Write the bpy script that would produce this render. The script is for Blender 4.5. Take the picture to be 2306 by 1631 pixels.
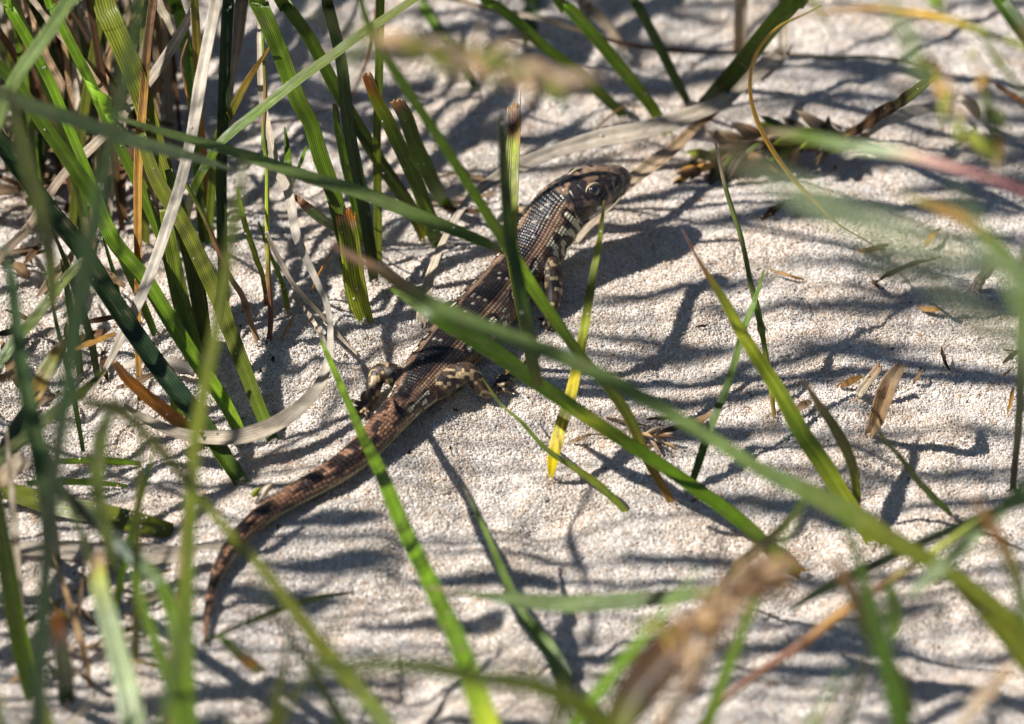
import bpy, bmesh, math, random
import numpy as np
from mathutils import Vector

for _o in list(bpy.data.objects):
    bpy.data.objects.remove(_o, do_unlink=True)

SC = bpy.context.scene
COL = SC.collection
MM = 0.001                       # everything is laid out in millimetres, built in metres

# ------------------------------------------------------------------ camera
TH = math.radians(38.0)          # how far the lens looks down
DIST = 1300.0                    # mm from lens to the lizard
WIDE = 115.3                     # mm of sand across the frame at the lizard
PXMM = 2306.0 / WIDE
CT, ST = math.cos(TH), math.sin(TH)
V_RIGHT = np.array([1.0, 0.0, 0.0])
V_UP = np.array([0.0, ST, CT])
V_DIR = np.array([0.0, CT, -ST])             # from the lens into the scene
EYE = -V_DIR * DIST
cam_d = bpy.data.cameras.new('camera')
cam = bpy.data.objects.new('camera', cam_d)
COL.objects.link(cam)
cam.location = Vector(EYE * MM)
cam.rotation_euler = (math.pi / 2 - TH, 0, 0)
cam_d.sensor_width = 36.0
cam_d.lens = 36.0 * DIST / WIDE
cam_d.clip_start = 0.02
cam_d.clip_end = 100.0
cam_d.dof.use_dof = True
cam_d.dof.focus_distance = (DIST - 2.0) * MM
cam_d.dof.aperture_fstop = 23.0
SC.camera = cam

# ------------------------------------------------------------------ sky, sun, exposure
SUN_AZ = math.radians(6.0)      # shadows run to the right and a little away
SUN_EL = math.radians(48.0)
world = bpy.data.worlds.new('World')
SC.world = world
world.use_nodes = True
wn = world.node_tree
for n in list(wn.nodes):
    wn.nodes.remove(n)
w_out = wn.nodes.new('ShaderNodeOutputWorld')
w_bg = wn.nodes.new('ShaderNodeBackground')
w_sky = wn.nodes.new('ShaderNodeTexSky')
w_sky.sky_type = 'NISHITA'
w_sky.sun_disc = False
w_sky.sun_elevation = SUN_EL
w_sky.sun_rotation = math.radians(263.0)
w_sky.dust_density = 0.1
w_sky.air_density = 0.85
w_bg.inputs['Strength'].default_value = 0.05
wn.links.new(w_sky.outputs[0], w_bg.inputs[0])
wn.links.new(w_bg.outputs[0], w_out.inputs[0])
sun_d = bpy.data.lights.new('sun', 'SUN')
sun_d.energy = 5.0
sun_d.angle = math.radians(0.53)
sun_d.color = (1.0, 0.975, 0.94)
sun = bpy.data.objects.new('sun', sun_d)
COL.objects.link(sun)
sun_dir = Vector((math.cos(SUN_AZ) * math.cos(SUN_EL), math.sin(SUN_AZ) * math.cos(SUN_EL), -math.sin(SUN_EL)))
sun.rotation_euler = sun_dir.to_track_quat('-Z', 'Y').to_euler()
sun.location = (-0.6, -0.2, 0.8)
SC.view_settings.view_transform = 'Standard'
SC.view_settings.look = 'None'
SC.view_settings.gamma = 1.0
SC.view_settings.use_curve_mapping = False
SC.view_settings.exposure = 0.82
SC.render.engine = 'CYCLES'
SC.cycles.use_denoising = True
SC.cycles.max_bounces = 8
SC.cycles.transmission_bounces = 6
SC.cycles.sample_clamp_indirect = 6.0

rng = np.random.default_rng(11)
random.seed(11)


# ------------------------------------------------------------------ helpers
def rnd(a, b):
    return float(rng.uniform(a, b))


def _hash(ix, iy, seed):
    v = np.sin(ix * 127.1 + iy * 311.7 + seed * 74.7) * 43758.5453
    return v - np.floor(v)


def vnoise(x, y, seed=0):
    ix, iy = np.floor(x), np.floor(y)
    fx, fy = x - ix, y - iy
    fx = fx * fx * fx * (fx * (fx * 6 - 15) + 10)
    fy = fy * fy * fy * (fy * (fy * 6 - 15) + 10)
    a, b = _hash(ix, iy, seed), _hash(ix + 1, iy, seed)
    c, d = _hash(ix, iy + 1, seed), _hash(ix + 1, iy + 1, seed)
    return (a * (1 - fx) + b * fx) * (1 - fy) + (c * (1 - fx) + d * fx) * fy


def pix_ray(px, py):
    u = (px - 1153.0) / PXMM / DIST
    v = -(py - 815.5) / PXMM / DIST
    d = V_DIR + V_RIGHT * u + V_UP * v
    return d


def at_height(px, py, h):
    """the point seen at (px, py) that is h mm above the datum"""
    d = pix_ray(px, py)
    return EYE + d * ((h - EYE[2]) / d[2])


def at_near(px, py, c):
    """the point seen at (px, py) that is c mm nearer than the lizard"""
    return EYE + pix_ray(px, py) * (DIST - c)


def to_pix(p):
    q = p - EYE
    z = q @ V_DIR
    return 1153.0 + (q @ V_RIGHT) / z * DIST * PXMM, 815.5 - (q @ V_UP) / z * DIST * PXMM


# where the lizard lies (image x, y, height of its axis, half width, half height), tail to snout
LIZ = [(462, 1452, .3, .16, .16), (464, 1410, .45, .36, .34), (474, 1345, .7, .62, .58), (494, 1283, .9, .9, .84),
       (530, 1220, 1.1, 1.12, 1.05), (585, 1165, 1.25, 1.3, 1.2), (650, 1122, 1.4, 1.46, 1.34), (715, 1085, 1.55, 1.6, 1.45),
       (772, 1050, 1.7, 1.75, 1.6), (820, 1010, 1.9, 1.88, 1.72), (862, 965, 2.1, 2.02, 1.85), (912, 908, 2.4, 2.35, 2.1),
       (950, 862, 2.6, 2.95, 2.45), (985, 820, 2.8, 3.35, 2.7), (1030, 768, 2.95, 3.6, 2.85), (1092, 700, 3.1, 3.5, 2.8),
       (1137, 643, 3.4, 3.15, 2.6), (1179, 590, 4.2, 2.95, 2.7), (1211, 544, 5.2, 3.15, 2.95), (1239, 502, 6.5, 3.3, 3.1),
       (1268, 467, 7.7, 3.3, 3.05), (1302, 443, 8.5, 3.25, 2.85), (1338, 425, 8.8, 2.95, 2.6), (1366, 413, 8.75, 2.5, 2.25),
       (1387, 405, 8.6, 1.95, 1.9), (1400, 400, 8.4, 1.4, 1.5), (1407, 397, 8.3, .8, .95)]
LIZ = [(x, y, h, a_ * (.88 if y > 900 else .95 if y > 640 else 1.0), b_ * (.9 if y > 900 else 1.0)) for x, y, h, a_, b_ in LIZ]
LIZ3 = np.array([at_height(p[0], p[1], p[2]) for p in LIZ])


def liz_dist(x, y):
    d = np.full(np.shape(x), 1e9)
    for i in range(len(LIZ3) - 1):
        a, b = LIZ3[i, :2], LIZ3[i + 1, :2]
        ab = b - a
        t = np.clip(((x - a[0]) * ab[0] + (y - a[1]) * ab[1]) / (ab @ ab), 0, 1)
        d = np.minimum(d, np.hypot(x - a[0] - t * ab[0], y - a[1] - t * ab[1]))
    return d


def ground_h(x, y):
    """height of the sand in mm"""
    x = np.asarray(x, float)
    y = np.asarray(y, float)
    wx = x + 5 * (vnoise(x / 17, y / 17, 3) - .5)
    wy = y + 5 * (vnoise(x / 17, y / 17, 4) - .5)
    h = 5.0 * (vnoise(wx / 46 + .3, wy / 40, 1) - .5)
    h += 2.6 * (vnoise(wx / 17, wy / 13, 2) - .5)
    m = vnoise(x / 30 + 9, y / 30, 8)
    h += 2.5 * (.35 + m) * (vnoise(wx / 6.2, wy / 5.6, 5) - .5)
    h += 1.05 * (.3 + m) * (vnoise(x / 2.4, y / 2.4, 6) - .5)
    h += .28 * (vnoise(x / .95, y / .95, 7) - .5)
    d = liz_dist(x, y)
    k = np.exp(-(d / 9.0) ** 2)
    h = h * (1 - .86 * k) - .1 * k
    h += .75 * np.exp(-((d - 3.4) / 1.5) ** 2) * vnoise(x / 2.6, y / 2.6, 14)
    far = np.clip((np.hypot(x, y) - 150) / 1500, 0, 1)
    return h + far * 60 * (vnoise(x / 900, y / 900, 12) - .4)


def at_ground(px, py, off=0.0):
    h = 0.0
    for _ in range(9):
        p = at_height(px, py, h)
        h = .45 * h + .55 * (float(ground_h(p[0], p[1])) + off)
    p = at_height(px, py, h)
    return p


def link(name, me, mat=None, parent=None):
    o = bpy.data.objects.new(name, me)
    COL.objects.link(o)
    if mat is not None:
        for m in (mat if isinstance(mat, (list, tuple)) else [mat]):
            me.materials.append(m)
    if parent is not None:
        o.parent = parent
    return o


def mesh(name, verts, faces, smooth=True, col=None, uv=None):
    """verts in mm (numpy), faces an (n,4) or (n,3) int array or a list"""
    me = bpy.data.meshes.new(name)
    v = np.asarray(verts, np.float32) * MM
    if isinstance(faces, np.ndarray):
        n, k = faces.shape
        me.vertices.add(len(v))
        me.vertices.foreach_set('co', v.ravel())
        me.loops.add(n * k)
        me.loops.foreach_set('vertex_index', faces.astype(np.int32).ravel())
        me.polygons.add(n)
        me.polygons.foreach_set('loop_start', np.arange(0, n * k, k, dtype=np.int32))
        me.update(calc_edges=True)
    else:
        me.from_pydata([tuple(p) for p in v], [], faces)
        me.update()
    me.validate()
    if smooth:
        me.polygons.foreach_set('use_smooth', np.ones(len(me.polygons), bool))
    if col is not None:
        a = me.color_attributes.new('Col', 'FLOAT_COLOR', 'POINT')
        c = np.ones((len(v), 4), np.float32)
        c[:, :3] = col
        a.data.foreach_set('color', c.ravel())
    if uv is not None:
        idx = np.empty(len(me.loops), np.int32)
        me.loops.foreach_get('vertex_index', idx)
        l = me.uv_layers.new(name='UVMap')
        l.data.foreach_set('uv', np.asarray(uv, np.float32)[idx].ravel())
    return me


def tag(o, label=None, cat=None, group=None, kind=None):
    if label:
        o['label'] = label
    if cat:
        o['category'] = cat
    if group:
        o['group'] = group
    if kind:
        o['kind'] = kind
    return o


def spline(P, n):
    """Catmull-Rom through the rows of P (any number of columns), n samples, evenly spread over length"""
    P = np.asarray(P, float)
    if len(P) == 2:
        t = np.linspace(0, 1, n)[:, None]
        return P[0] * (1 - t) + P[1] * t, np.linspace(0, 1, n)
    E = np.vstack([2 * P[0] - P[1], P, 2 * P[-1] - P[-2]])
    out = []
    for i in range(len(P) - 1):
        p0, p1, p2, p3 = E[i], E[i + 1], E[i + 2], E[i + 3]
        t = np.linspace(0, 1, 20, endpoint=False)[:, None]
        out.append(.5 * (2 * p1 + (p2 - p0) * t + (2 * p0 - 5 * p1 + 4 * p2 - p3) * t ** 2 + (3 * p1 - p0 - 3 * p2 + p3) * t ** 3))
    out = np.vstack(out + [P[-1:]])
    d = np.r_[0, np.cumsum(np.linalg.norm(np.diff(out[:, :3], axis=0), axis=1))]
    d += np.arange(len(d)) * 1e-9
    s = np.linspace(0, d[-1], n)
    return np.stack([np.interp(s, d, out[:, k]) for k in range(out.shape[1])], 1), s / max(d[-1], 1e-9)


def norm(a):
    return a / np.maximum(np.linalg.norm(a, axis=-1, keepdims=True), 1e-12)


# ------------------------------------------------------------------ materials
def new_mat(name):
    m = bpy.data.materials.new(name)
    m.use_nodes = True
    nt = m.node_tree
    for n in list(nt.nodes):
        nt.nodes.remove(n)
    return m, nt, nt.nodes, nt.links


def math_node(nt, op, a, b=None, c=None):
    n = nt.nodes.new('ShaderNodeMath')
    n.operation = op
    for i, v in enumerate((a, b, c)):
        if v is None:
            continue
        if isinstance(v, (int, float)):
            n.inputs[i].default_value = v
        else:
            nt.links.new(v, n.inputs[i])
    return n.outputs[0]


def mul_colour(nt, colour, factor):
    n = nt.nodes.new('ShaderNodeVectorMath')
    n.operation = 'SCALE'
    nt.links.new(colour, n.inputs[0])
    nt.links.new(factor, n.inputs['Scale'])
    return n.outputs[0]


def leaf_material(name, trans, rough, rib_dark, fleck, spec=.5, ribs=8):
    m, nt, N, L = new_mat(name)
    out = N.new('ShaderNodeOutputMaterial')
    at = N.new('ShaderNodeAttribute')
    at.attribute_name = 'Col'
    uv = N.new('ShaderNodeUVMap')
    uv.uv_map = 'UVMap'
    sep = N.new('ShaderNodeSeparateXYZ')
    L.new(uv.outputs[0], sep.inputs[0])
    # veins along the blade
    w = math_node(nt, 'SINE', math_node(nt, 'MULTIPLY', sep.outputs[0], ribs * 2 * math.pi))
    vein = math_node(nt, 'MULTIPLY_ADD', w, rib_dark, 1.0 - rib_dark * .5)
    # streaks drawn out along the length, and small flecks
    mp = N.new('ShaderNodeMapping')
    mp.inputs['Scale'].default_value = (26, .5, 1)
    L.new(uv.outputs[0], mp.inputs[0])
    no = N.new('ShaderNodeTexNoise')
    no.inputs['Scale'].default_value = 1.0
    no.inputs['Detail'].default_value = 4
    L.new(mp.outputs[0], no.inputs['Vector'])
    streak = math_node(nt, 'MULTIPLY_ADD', no.outputs[0], .9, .55)
    tc = N.new('ShaderNodeTexCoord')
    n2 = N.new('ShaderNodeTexNoise')
    n2.inputs['Scale'].default_value = 900.0
    n2.inputs['Detail'].default_value = 3
    L.new(tc.outputs['Object'], n2.inputs['Vector'])
    blot = math_node(nt, 'MULTIPLY_ADD', n2.outputs[0], fleck, 1.0 - fleck * .5)
    n3 = N.new('ShaderNodeTexNoise')
    n3.inputs['Scale'].default_value = 120.0
    L.new(tc.outputs['Object'], n3.inputs['Vector'])
    broad = math_node(nt, 'MULTIPLY_ADD', n3.outputs[0], .7, .65)
    f = math_node(nt, 'MULTIPLY', math_node(nt, 'MULTIPLY', vein, streak), math_node(nt, 'MULTIPLY', blot, broad))
    col = mul_colour(nt, at.outputs['Color'], f)
    bp = N.new('ShaderNodeBump')
    bp.inputs['Strength'].default_value = .5
    bp.inputs['Distance'].default_value = .00006
    L.new(math_node(nt, 'ADD', math_node(nt, 'MULTIPLY', w, .5), math_node(nt, 'MULTIPLY', no.outputs[0], 1.2)), bp.inputs['Height'])
    pb = N.new('ShaderNodeBsdfPrincipled')
    L.new(col, pb.inputs['Base Color'])
    L.new(bp.outputs[0], pb.inputs['Normal'])
    pb.inputs['Roughness'].default_value = rough
    pb.inputs['Specular IOR Level'].default_value = spec
    tr = N.new('ShaderNodeBsdfTranslucent')
    hs = N.new('ShaderNodeHueSaturation')
    hs.inputs['Saturation'].default_value = 1.12
    hs.inputs['Value'].default_value = 1.9
    L.new(col, hs.inputs['Color'])
    L.new(hs.outputs[0], tr.inputs['Color'])
    mx = N.new('ShaderNodeMixShader')
    mx.inputs[0].default_value = trans
    L.new(pb.outputs[0], mx.inputs[1])
    L.new(tr.outputs[0], mx.inputs[2])
    L.new(mx.outputs[0], out.inputs[0])
    return m


M_GRASS = leaf_material('green_grass', .38, .35, .34, .6, .5)
M_STRAW = leaf_material('dry_grass', .25, .65, .26, .8, .25)
M_STEM = leaf_material('grass_stem', .12, .5, .10, .5, .4)


def grain_material():
    m, nt, N, L = new_mat('sand_grain')
    out = N.new('ShaderNodeOutputMaterial')
    at = N.new('ShaderNodeAttribute')
    at.attribute_name = 'Col'
    pb = N.new('ShaderNodeBsdfPrincipled')
    L.new(at.outputs['Color'], pb.inputs['Base Color'])
    gl = N.new('ShaderNodeAttribute')
    gl.attribute_name = 'gloss'
    L.new(gl.outputs['Fac'], pb.inputs['Roughness'])
    tr = N.new('ShaderNodeBsdfTranslucent')
    L.new(at.outputs['Color'], tr.inputs['Color'])
    tc = N.new('ShaderNodeNewGeometry')
    no = N.new('ShaderNodeTexNoise')
    no.inputs['Scale'].default_value = 9000.0
    no.inputs['Detail'].default_value = 2
    L.new(tc.outputs['Position'], no.inputs['Vector'])
    bp = N.new('ShaderNodeBump')
    bp.inputs['Strength'].default_value = 1.0
    bp.inputs['Distance'].default_value = .00008
    L.new(no.outputs[0], bp.inputs['Height'])
    L.new(bp.outputs[0], pb.inputs['Normal'])
    mx = N.new('ShaderNodeMixShader')
    mx.inputs[0].default_value = .38
    L.new(pb.outputs[0], mx.inputs[1])
    L.new(tr.outputs[0], mx.inputs[2])
    L.new(mx.outputs[0], out.inputs[0])
    return m


def sand_material():
    m, nt, N, L = new_mat('sand')
    out = N.new('ShaderNodeOutputMaterial')
    tc = N.new('ShaderNodeTexCoord')
    vo = N.new('ShaderNodeTexVoronoi')
    vo.inputs['Scale'].default_value = 3600.0
    L.new(tc.outputs['Object'], vo.inputs['Vector'])
    rp = N.new('ShaderNodeValToRGB')
    e = rp.color_ramp.elements
    e[0].position, e[0].color = 0, (.46, .37, .28, 1)
    e[1].position, e[1].color = 1, (.74, .69, .63, 1)
    k = e.new(.35)
    k.color = (.60, .53, .45, 1)
    sp = N.new('ShaderNodeSeparateColor')
    L.new(vo.outputs['Color'], sp.inputs[0])
    L.new(sp.outputs[0], rp.inputs[0])
    pb = N.new('ShaderNodeBsdfPrincipled')
    L.new(rp.outputs[0], pb.inputs['Base Color'])
    pb.inputs['Roughness'].default_value = .75
    bp = N.new('ShaderNodeBump')
    bp.invert = True
    bp.inputs['Distance'].default_value = .0002
    L.new(vo.outputs['Distance'], bp.inputs['Height'])
    L.new(bp.outputs[0], pb.inputs['Normal'])
    L.new(pb.outputs[0], out.inputs[0])
    return m


M_GRAIN = grain_material()
M_SAND = sand_material()


def lizard_material():
    m, nt, N, L = new_mat('lizard_skin')
    out = N.new('ShaderNodeOutputMaterial')
    at = N.new('ShaderNodeAttribute')
    at.attribute_name = 'Col'
    pb = N.new('ShaderNodeBsdfPrincipled')
    tc = N.new('ShaderNodeTexCoord')
    no = N.new('ShaderNodeTexNoise')
    no.inputs['Scale'].default_value = 2600.0
    L.new(tc.outputs['Object'], no.inputs['Vector'])
    col = mul_colour(nt, at.outputs['Color'], math_node(nt, 'MULTIPLY_ADD', no.outputs[0], .8, .6))
    L.new(col, pb.inputs['Base Color'])
    pb.inputs['Roughness'].default_value = .34
    pb.inputs['Specular IOR Level'].default_value = .42
    fm = N.new('ShaderNodeAttribute')
    fm.attribute_name = 'film'
    L.new(fm.outputs['Fac'], pb.inputs['Thin Film Thickness'])
    pb.inputs['Thin Film IOR'].default_value = 1.33
    rg = N.new('ShaderNodeAttribute')
    rg.attribute_name = 'rough'
    L.new(rg.outputs['Fac'], pb.inputs['Roughness'])
    L.new(pb.outputs[0], out.inputs[0])
    return m


def plain(name, colour, rough=.5, spec=.5, coat=0.0, trans=0.0, noise=.5, scale=1500.0):
    m, nt, N, L = new_mat(name)
    out = N.new('ShaderNodeOutputMaterial')
    pb = N.new('ShaderNodeBsdfPrincipled')
    tc = N.new('ShaderNodeTexCoord')
    no = N.new('ShaderNodeTexNoise')
    no.inputs['Scale'].default_value = scale
    no.inputs['Detail'].default_value = 4
    L.new(tc.outputs['Object'], no.inputs['Vector'])
    rgb = N.new('ShaderNodeRGB')
    rgb.outputs[0].default_value = (*colour, 1)
    c = mul_colour(nt, rgb.outputs[0], math_node(nt, 'MULTIPLY_ADD', no.outputs[0], noise * 2, 1 - noise))
    L.new(c, pb.inputs['Base Color'])
    pb.inputs['Roughness'].default_value = rough
    pb.inputs['Specular IOR Level'].default_value = spec
    pb.inputs['Coat Weight'].default_value = coat
    pb.inputs['Coat Roughness'].default_value = .03
    L.new(pb.outputs[0], out.inputs[0])
    return m


# ------------------------------------------------------------------ the sand
def axis_values(lo, hi, step, far):
    core = np.arange(lo, hi + step * .5, step)
    g = [step]
    while sum(g) < far:
        g.append(g[-1] * 1.22)
    tail = np.cumsum(g)
    return np.r_[(lo - tail)[::-1], core, hi + tail]


xs = axis_values(-70, 70, .42, 6000)
ys = axis_values(-86, 88, .46, 6000)
X, Y = np.meshgrid(xs, ys)
Z = ground_h(X, Y)
nx, ny = len(xs), len(ys)
ii = (np.arange(ny - 1)[:, None] * nx + np.arange(nx - 1)[None, :]).ravel()
sand = link('sand', mesh('sand', np.stack([X.ravel(), Y.ravel(), Z.ravel()], 1), np.stack([ii, ii + 1, ii + nx + 1, ii + nx], 1)), M_SAND)
tag(sand, 'pale beige dune sand in low humps under grass shadows', kind='structure')

NG = 640000
gx, gy = rng.uniform(-63, 63, NG), rng.uniform(-77, 76, NG)
gr = .072 + .070 * rng.random(NG) ** 1.5
gz = ground_h(gx, gy) + rng.uniform(-.08, .14, NG)
GRAIN_P = [np.stack([gx, gy, gz], 1)]
GRAIN_R = [gr]


def surface_grains(P, r):
    GRAIN_P.append(np.asarray(P, float))
    GRAIN_R.append(np.asarray(r, float))


def finish_grains():
    P = np.vstack(GRAIN_P)
    R = np.concatenate(GRAIN_R)
    n = len(P)
    g = rng.random(n)
    C = np.empty((n, 4), np.float32)
    C[:, 3] = 1
    base = np.array([[.70, .635, .575], [.83, .79, .75], [.65, .55, .45], [.55, .30, .12], [.05, .045, .042], [.57, .53, .49]])
    k = np.searchsorted(np.cumsum([.42, .30, .13, .022, .008]), g)
    C[:, :3] = base[k] * (.78 + .38 * rng.random((n, 1)))
    pt = vnoise(P[:, 0] / 7, P[:, 1] / 6, 90) * .6 + vnoise(P[:, 0] / 2.2, P[:, 1] / 2, 91) * .4
    pt = np.clip((pt - .42) / .25, 0, 1)[:, None]
    C[:, :3] *= 1 - pt * np.array([[.05, .10, .16]])
    C = np.clip(C, 0, .9)
    gloss = (.12 + .55 * rng.random(n)).astype(np.float32)
    me = bpy.data.meshes.new('sand_grains')
    me.vertices.add(n)
    me.vertices.foreach_set('co', (P * MM).astype(np.float32).ravel())
    a = me.attributes.new('rad', 'FLOAT', 'POINT')
    a.data.foreach_set('value', (R * MM).astype(np.float32))
    a = me.attributes.new('gloss', 'FLOAT', 'POINT')
    a.data.foreach_set('value', gloss)
    a = me.attributes.new('Col', 'FLOAT_COLOR', 'POINT')
    a.data.foreach_set('color', C.ravel())
    o = link('sand_grains', me, M_GRAIN)
    ng = bpy.data.node_groups.new('grains', 'GeometryNodeTree')
    ng.interface.new_socket('Geometry', in_out='INPUT', socket_type='NodeSocketGeometry')
    ng.interface.new_socket('Geometry', in_out='OUTPUT', socket_type='NodeSocketGeometry')
    gi, go = ng.nodes.new('NodeGroupInput'), ng.nodes.new('NodeGroupOutput')
    mp = ng.nodes.new('GeometryNodeMeshToPoints')
    na = ng.nodes.new('GeometryNodeInputNamedAttribute')
    na.data_type = 'FLOAT'
    na.inputs['Name'].default_value = 'rad'
    sm = ng.nodes.new('GeometryNodeSetMaterial')
    sm.inputs['Material'].default_value = M_GRAIN
    ng.links.new(gi.outputs[0], mp.inputs['Mesh'])
    ng.links.new(na.outputs[0], mp.inputs['Radius'])
    ng.links.new(mp.outputs[0], sm.inputs['Geometry'])
    ng.links.new(sm.outputs[0], go.inputs[0])
    md = o.modifiers.new('grains', 'NODES')
    md.node_group = ng
    tag(o, 'loose quartz grains covering the sand', kind='stuff')
    return o


# ------------------------------------------------------------------ the lizard
def ring_tube(P, A, B, seg=40, flat=1.0, close=True):
    """tube round the rows of P, half width A, half height B; returns verts, quads and the frames"""
    P = np.asarray(P, float)
    T = norm(np.gradient(P, axis=0))
    R = norm(np.cross(T, np.array([0, 0, 1.0])))
    U = np.cross(R, T)
    ang = np.linspace(0, 2 * math.pi, seg, endpoint=False)
    sa, ca = np.sin(ang), np.cos(ang)
    V = P[:, None, :] + R[:, None, :] * (A[:, None] * sa[None, :])[..., None] + U[:, None, :] * (B[:, None] * ca[None, :] * np.where(ca > 0, flat, 1.0)[None, :])[..., None]
    n = len(P)
    V = V.reshape(-1, 3)
    i, j = np.meshgrid(np.arange(n - 1), np.arange(seg), indexing='ij')
    a = i * seg + j
    b = i * seg + (j + 1) % seg
    F = [tuple(q) for q in np.stack([a, b, b + seg, a + seg], -1).reshape(-1, 4)]
    F = [tuple(reversed(f)) for f in F]
    F.append(tuple(range(seg)))
    F.append(tuple(reversed(range((n - 1) * seg, n * seg))))
    return V, F, (P, T, R, U)


def ball(c, r, axes=None, nu=16, nv=10):
    c = np.asarray(c, float)
    axes = np.eye(3) if axes is None else np.asarray(axes)
    r = np.broadcast_to(np.asarray(r, float), 3)
    V = [c + axes[2] * r[2]]
    for i in range(1, nv):
        t = math.pi * i / nv
        for j in range(nu):
            f = 2 * math.pi * j / nu
            V.append(c + axes[0] * r[0] * math.sin(t) * math.cos(f) + axes[1] * r[1] * math.sin(t) * math.sin(f) + axes[2] * r[2] * math.cos(t))
    V.append(c - axes[2] * r[2])
    F = []
    for j in range(nu):
        F.append((0, 1 + j, 1 + (j + 1) % nu))
        for i in range(nv - 2):
            a = 1 + i * nu
            F.append((a + j, a + nu + j, a + nu + (j + 1) % nu, a + (j + 1) % nu))
        a = 1 + (nv - 2) * nu
        F.append((a + j, a + nu, a + (j + 1) % nu))
    return np.array(V), F


rows = np.column_stack([LIZ3, [p[3] for p in LIZ], [p[4] for p in LIZ]])
axis, _ = spline(rows, 420)
AX, AA, AB = axis[:, :3], axis[:, 3], axis[:, 4]
S = np.r_[0, np.cumsum(np.linalg.norm(np.diff(AX, axis=0), axis=1))]     # from the tail tip


def s_of(px, py, h):
    return float(S[np.argmin(np.linalg.norm(AX - at_height(px, py, h), axis=1))])


S_VENT = s_of(890, 935, 2.2)
S_HIP = s_of(955, 858, 2.6)
S_SHOULDER = s_of(1190, 570, 4.5)
S_EAR = s_of(1276, 452, 8.3)
S_EYE = s_of(1340, 418, 9.1)
S_TIP = float(S[-1])
bm_v, bm_f = [], []


def add_shape(V, F):
    k = sum(len(v) for v in bm_v)
    bm_v.append(V)
    bm_f.extend([tuple(i + k for i in f) for f in F])


V, F, (FP, FT, FR, FU) = ring_tube(AX, AA, AB, 44, .93)
add_shape(V, F)
iq = int(np.argmin(abs(S - S_EYE)))
ie = int(np.argmin(abs(S - S_EAR)))
isn = int(np.argmin(abs(S - (S_TIP - 1.1))))
for sg in (-1, 1):
    # brow ridge, cheek and jaw
    add_shape(*ball(AX[iq] + FR[iq] * sg * 1.45 + FU[iq] * 1.5 - FT[iq] * .2, (1.55, .8, .62), (FT[iq], FR[iq], FU[iq])))
    add_shape(*ball(AX[ie] + FR[ie] * sg * 2.0 - FU[ie] * .35 + FT[ie] * .9, (2.3, 1.25, 1.55), (FT[ie], FR[ie], FU[ie])))
    add_shape(*ball(AX[isn] + FR[isn] * sg * .62 + FU[isn] * .28, (1.5, .62, .7), (FT[isn], FR[isn], FU[isn])))
add_shape(*ball(at_height(1256, 520, 5.0), (2.3, 2.3, 2.2)))
add_shape(*ball(at_height(1236, 560, 4.2), (2.1, 2.1, 2.1)))
add_shape(*ball(AX[ie] + FU[ie] * 1.25 + FT[ie] * .6, (3.1, 2.2, 1.15), (FT[ie], FR[ie], FU[ie])))


def limb_pts(px):
    return np.array([[*at_height(x, y, h), r] for x, y, h, r in px])


LIMBS = {
    'hind': [(948, 868, 2.5, 1.7), (985, 868, 2.7, 1.65), (1022, 847, 3.3, 1.35), (1050, 838, 3.7, 1.15), (1068, 852, 2.9, 1.0), (1088, 878, 1.6, .84), (1104, 884, .85, .62), (1122, 872, .55, .5)],
    'hind_far': [(930, 872, 2.5, 1.5), (893, 848, 2.8, 1.3), (862, 838, 3.0, 1.1), (846, 856, 2.5, .95), (838, 892, 1.4, .75), (831, 912, .75, .5), (822, 922, .5, .42)],
    'front': [(1192, 586, 3.9, 1.9), (1218, 586, 4.0, 1.75), (1238, 606, 3.9, 1.4), (1246, 640, 3.0, 1.15), (1246, 676, 1.9, .9), (1244, 704, .9, .6), (1242, 716, .55, .5)],
    'front_far': [(1180, 572, 4.0, 1.2), (1160, 556, 3.2, 1.0), (1148, 538, 2.4, .85), (1154, 512, 1.4, .7), (1164, 492, .7, .5), (1168, 484, .5, .42)],
}
TOES = {
    'hind': [[(1122, 872), (1140, 878), (1160, 882)], [(1122, 872), (1142, 864), (1163, 853)], [(1120, 868), (1142, 852), (1168, 838), (1192, 828)], [(1120, 868), (1146, 846), (1176, 822), (1208, 800), (1226, 788)], [(1116, 868), (1128, 852), (1136, 838)]],
    'hind_far': [[(822, 922), (812, 930), (800, 934)], [(822, 922), (806, 920), (792, 920)], [(822, 918), (806, 908), (794, 902)], [(826, 916), (816, 898), (822, 882)], [(826, 920), (828, 936), (824, 946)]],
    'front': [[(1242, 716), (1254, 722), (1264, 726)], [(1242, 716), (1248, 730), (1252, 742)], [(1242, 716), (1238, 732), (1236, 746)], [(1240, 714), (1228, 726), (1220, 736)], [(1240, 712), (1224, 716), (1212, 718)]],
    'front_far': [[(1168, 484), (1178, 474), (1184, 468)], [(1168, 484), (1170, 470), (1172, 460)], [(1166, 484), (1160, 472), (1156, 464)], [(1164, 486), (1152, 482), (1144, 478)], [(1164, 488), (1152, 490), (1146, 494)]],
}
limb_samples = []
claw_specs = []
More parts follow.
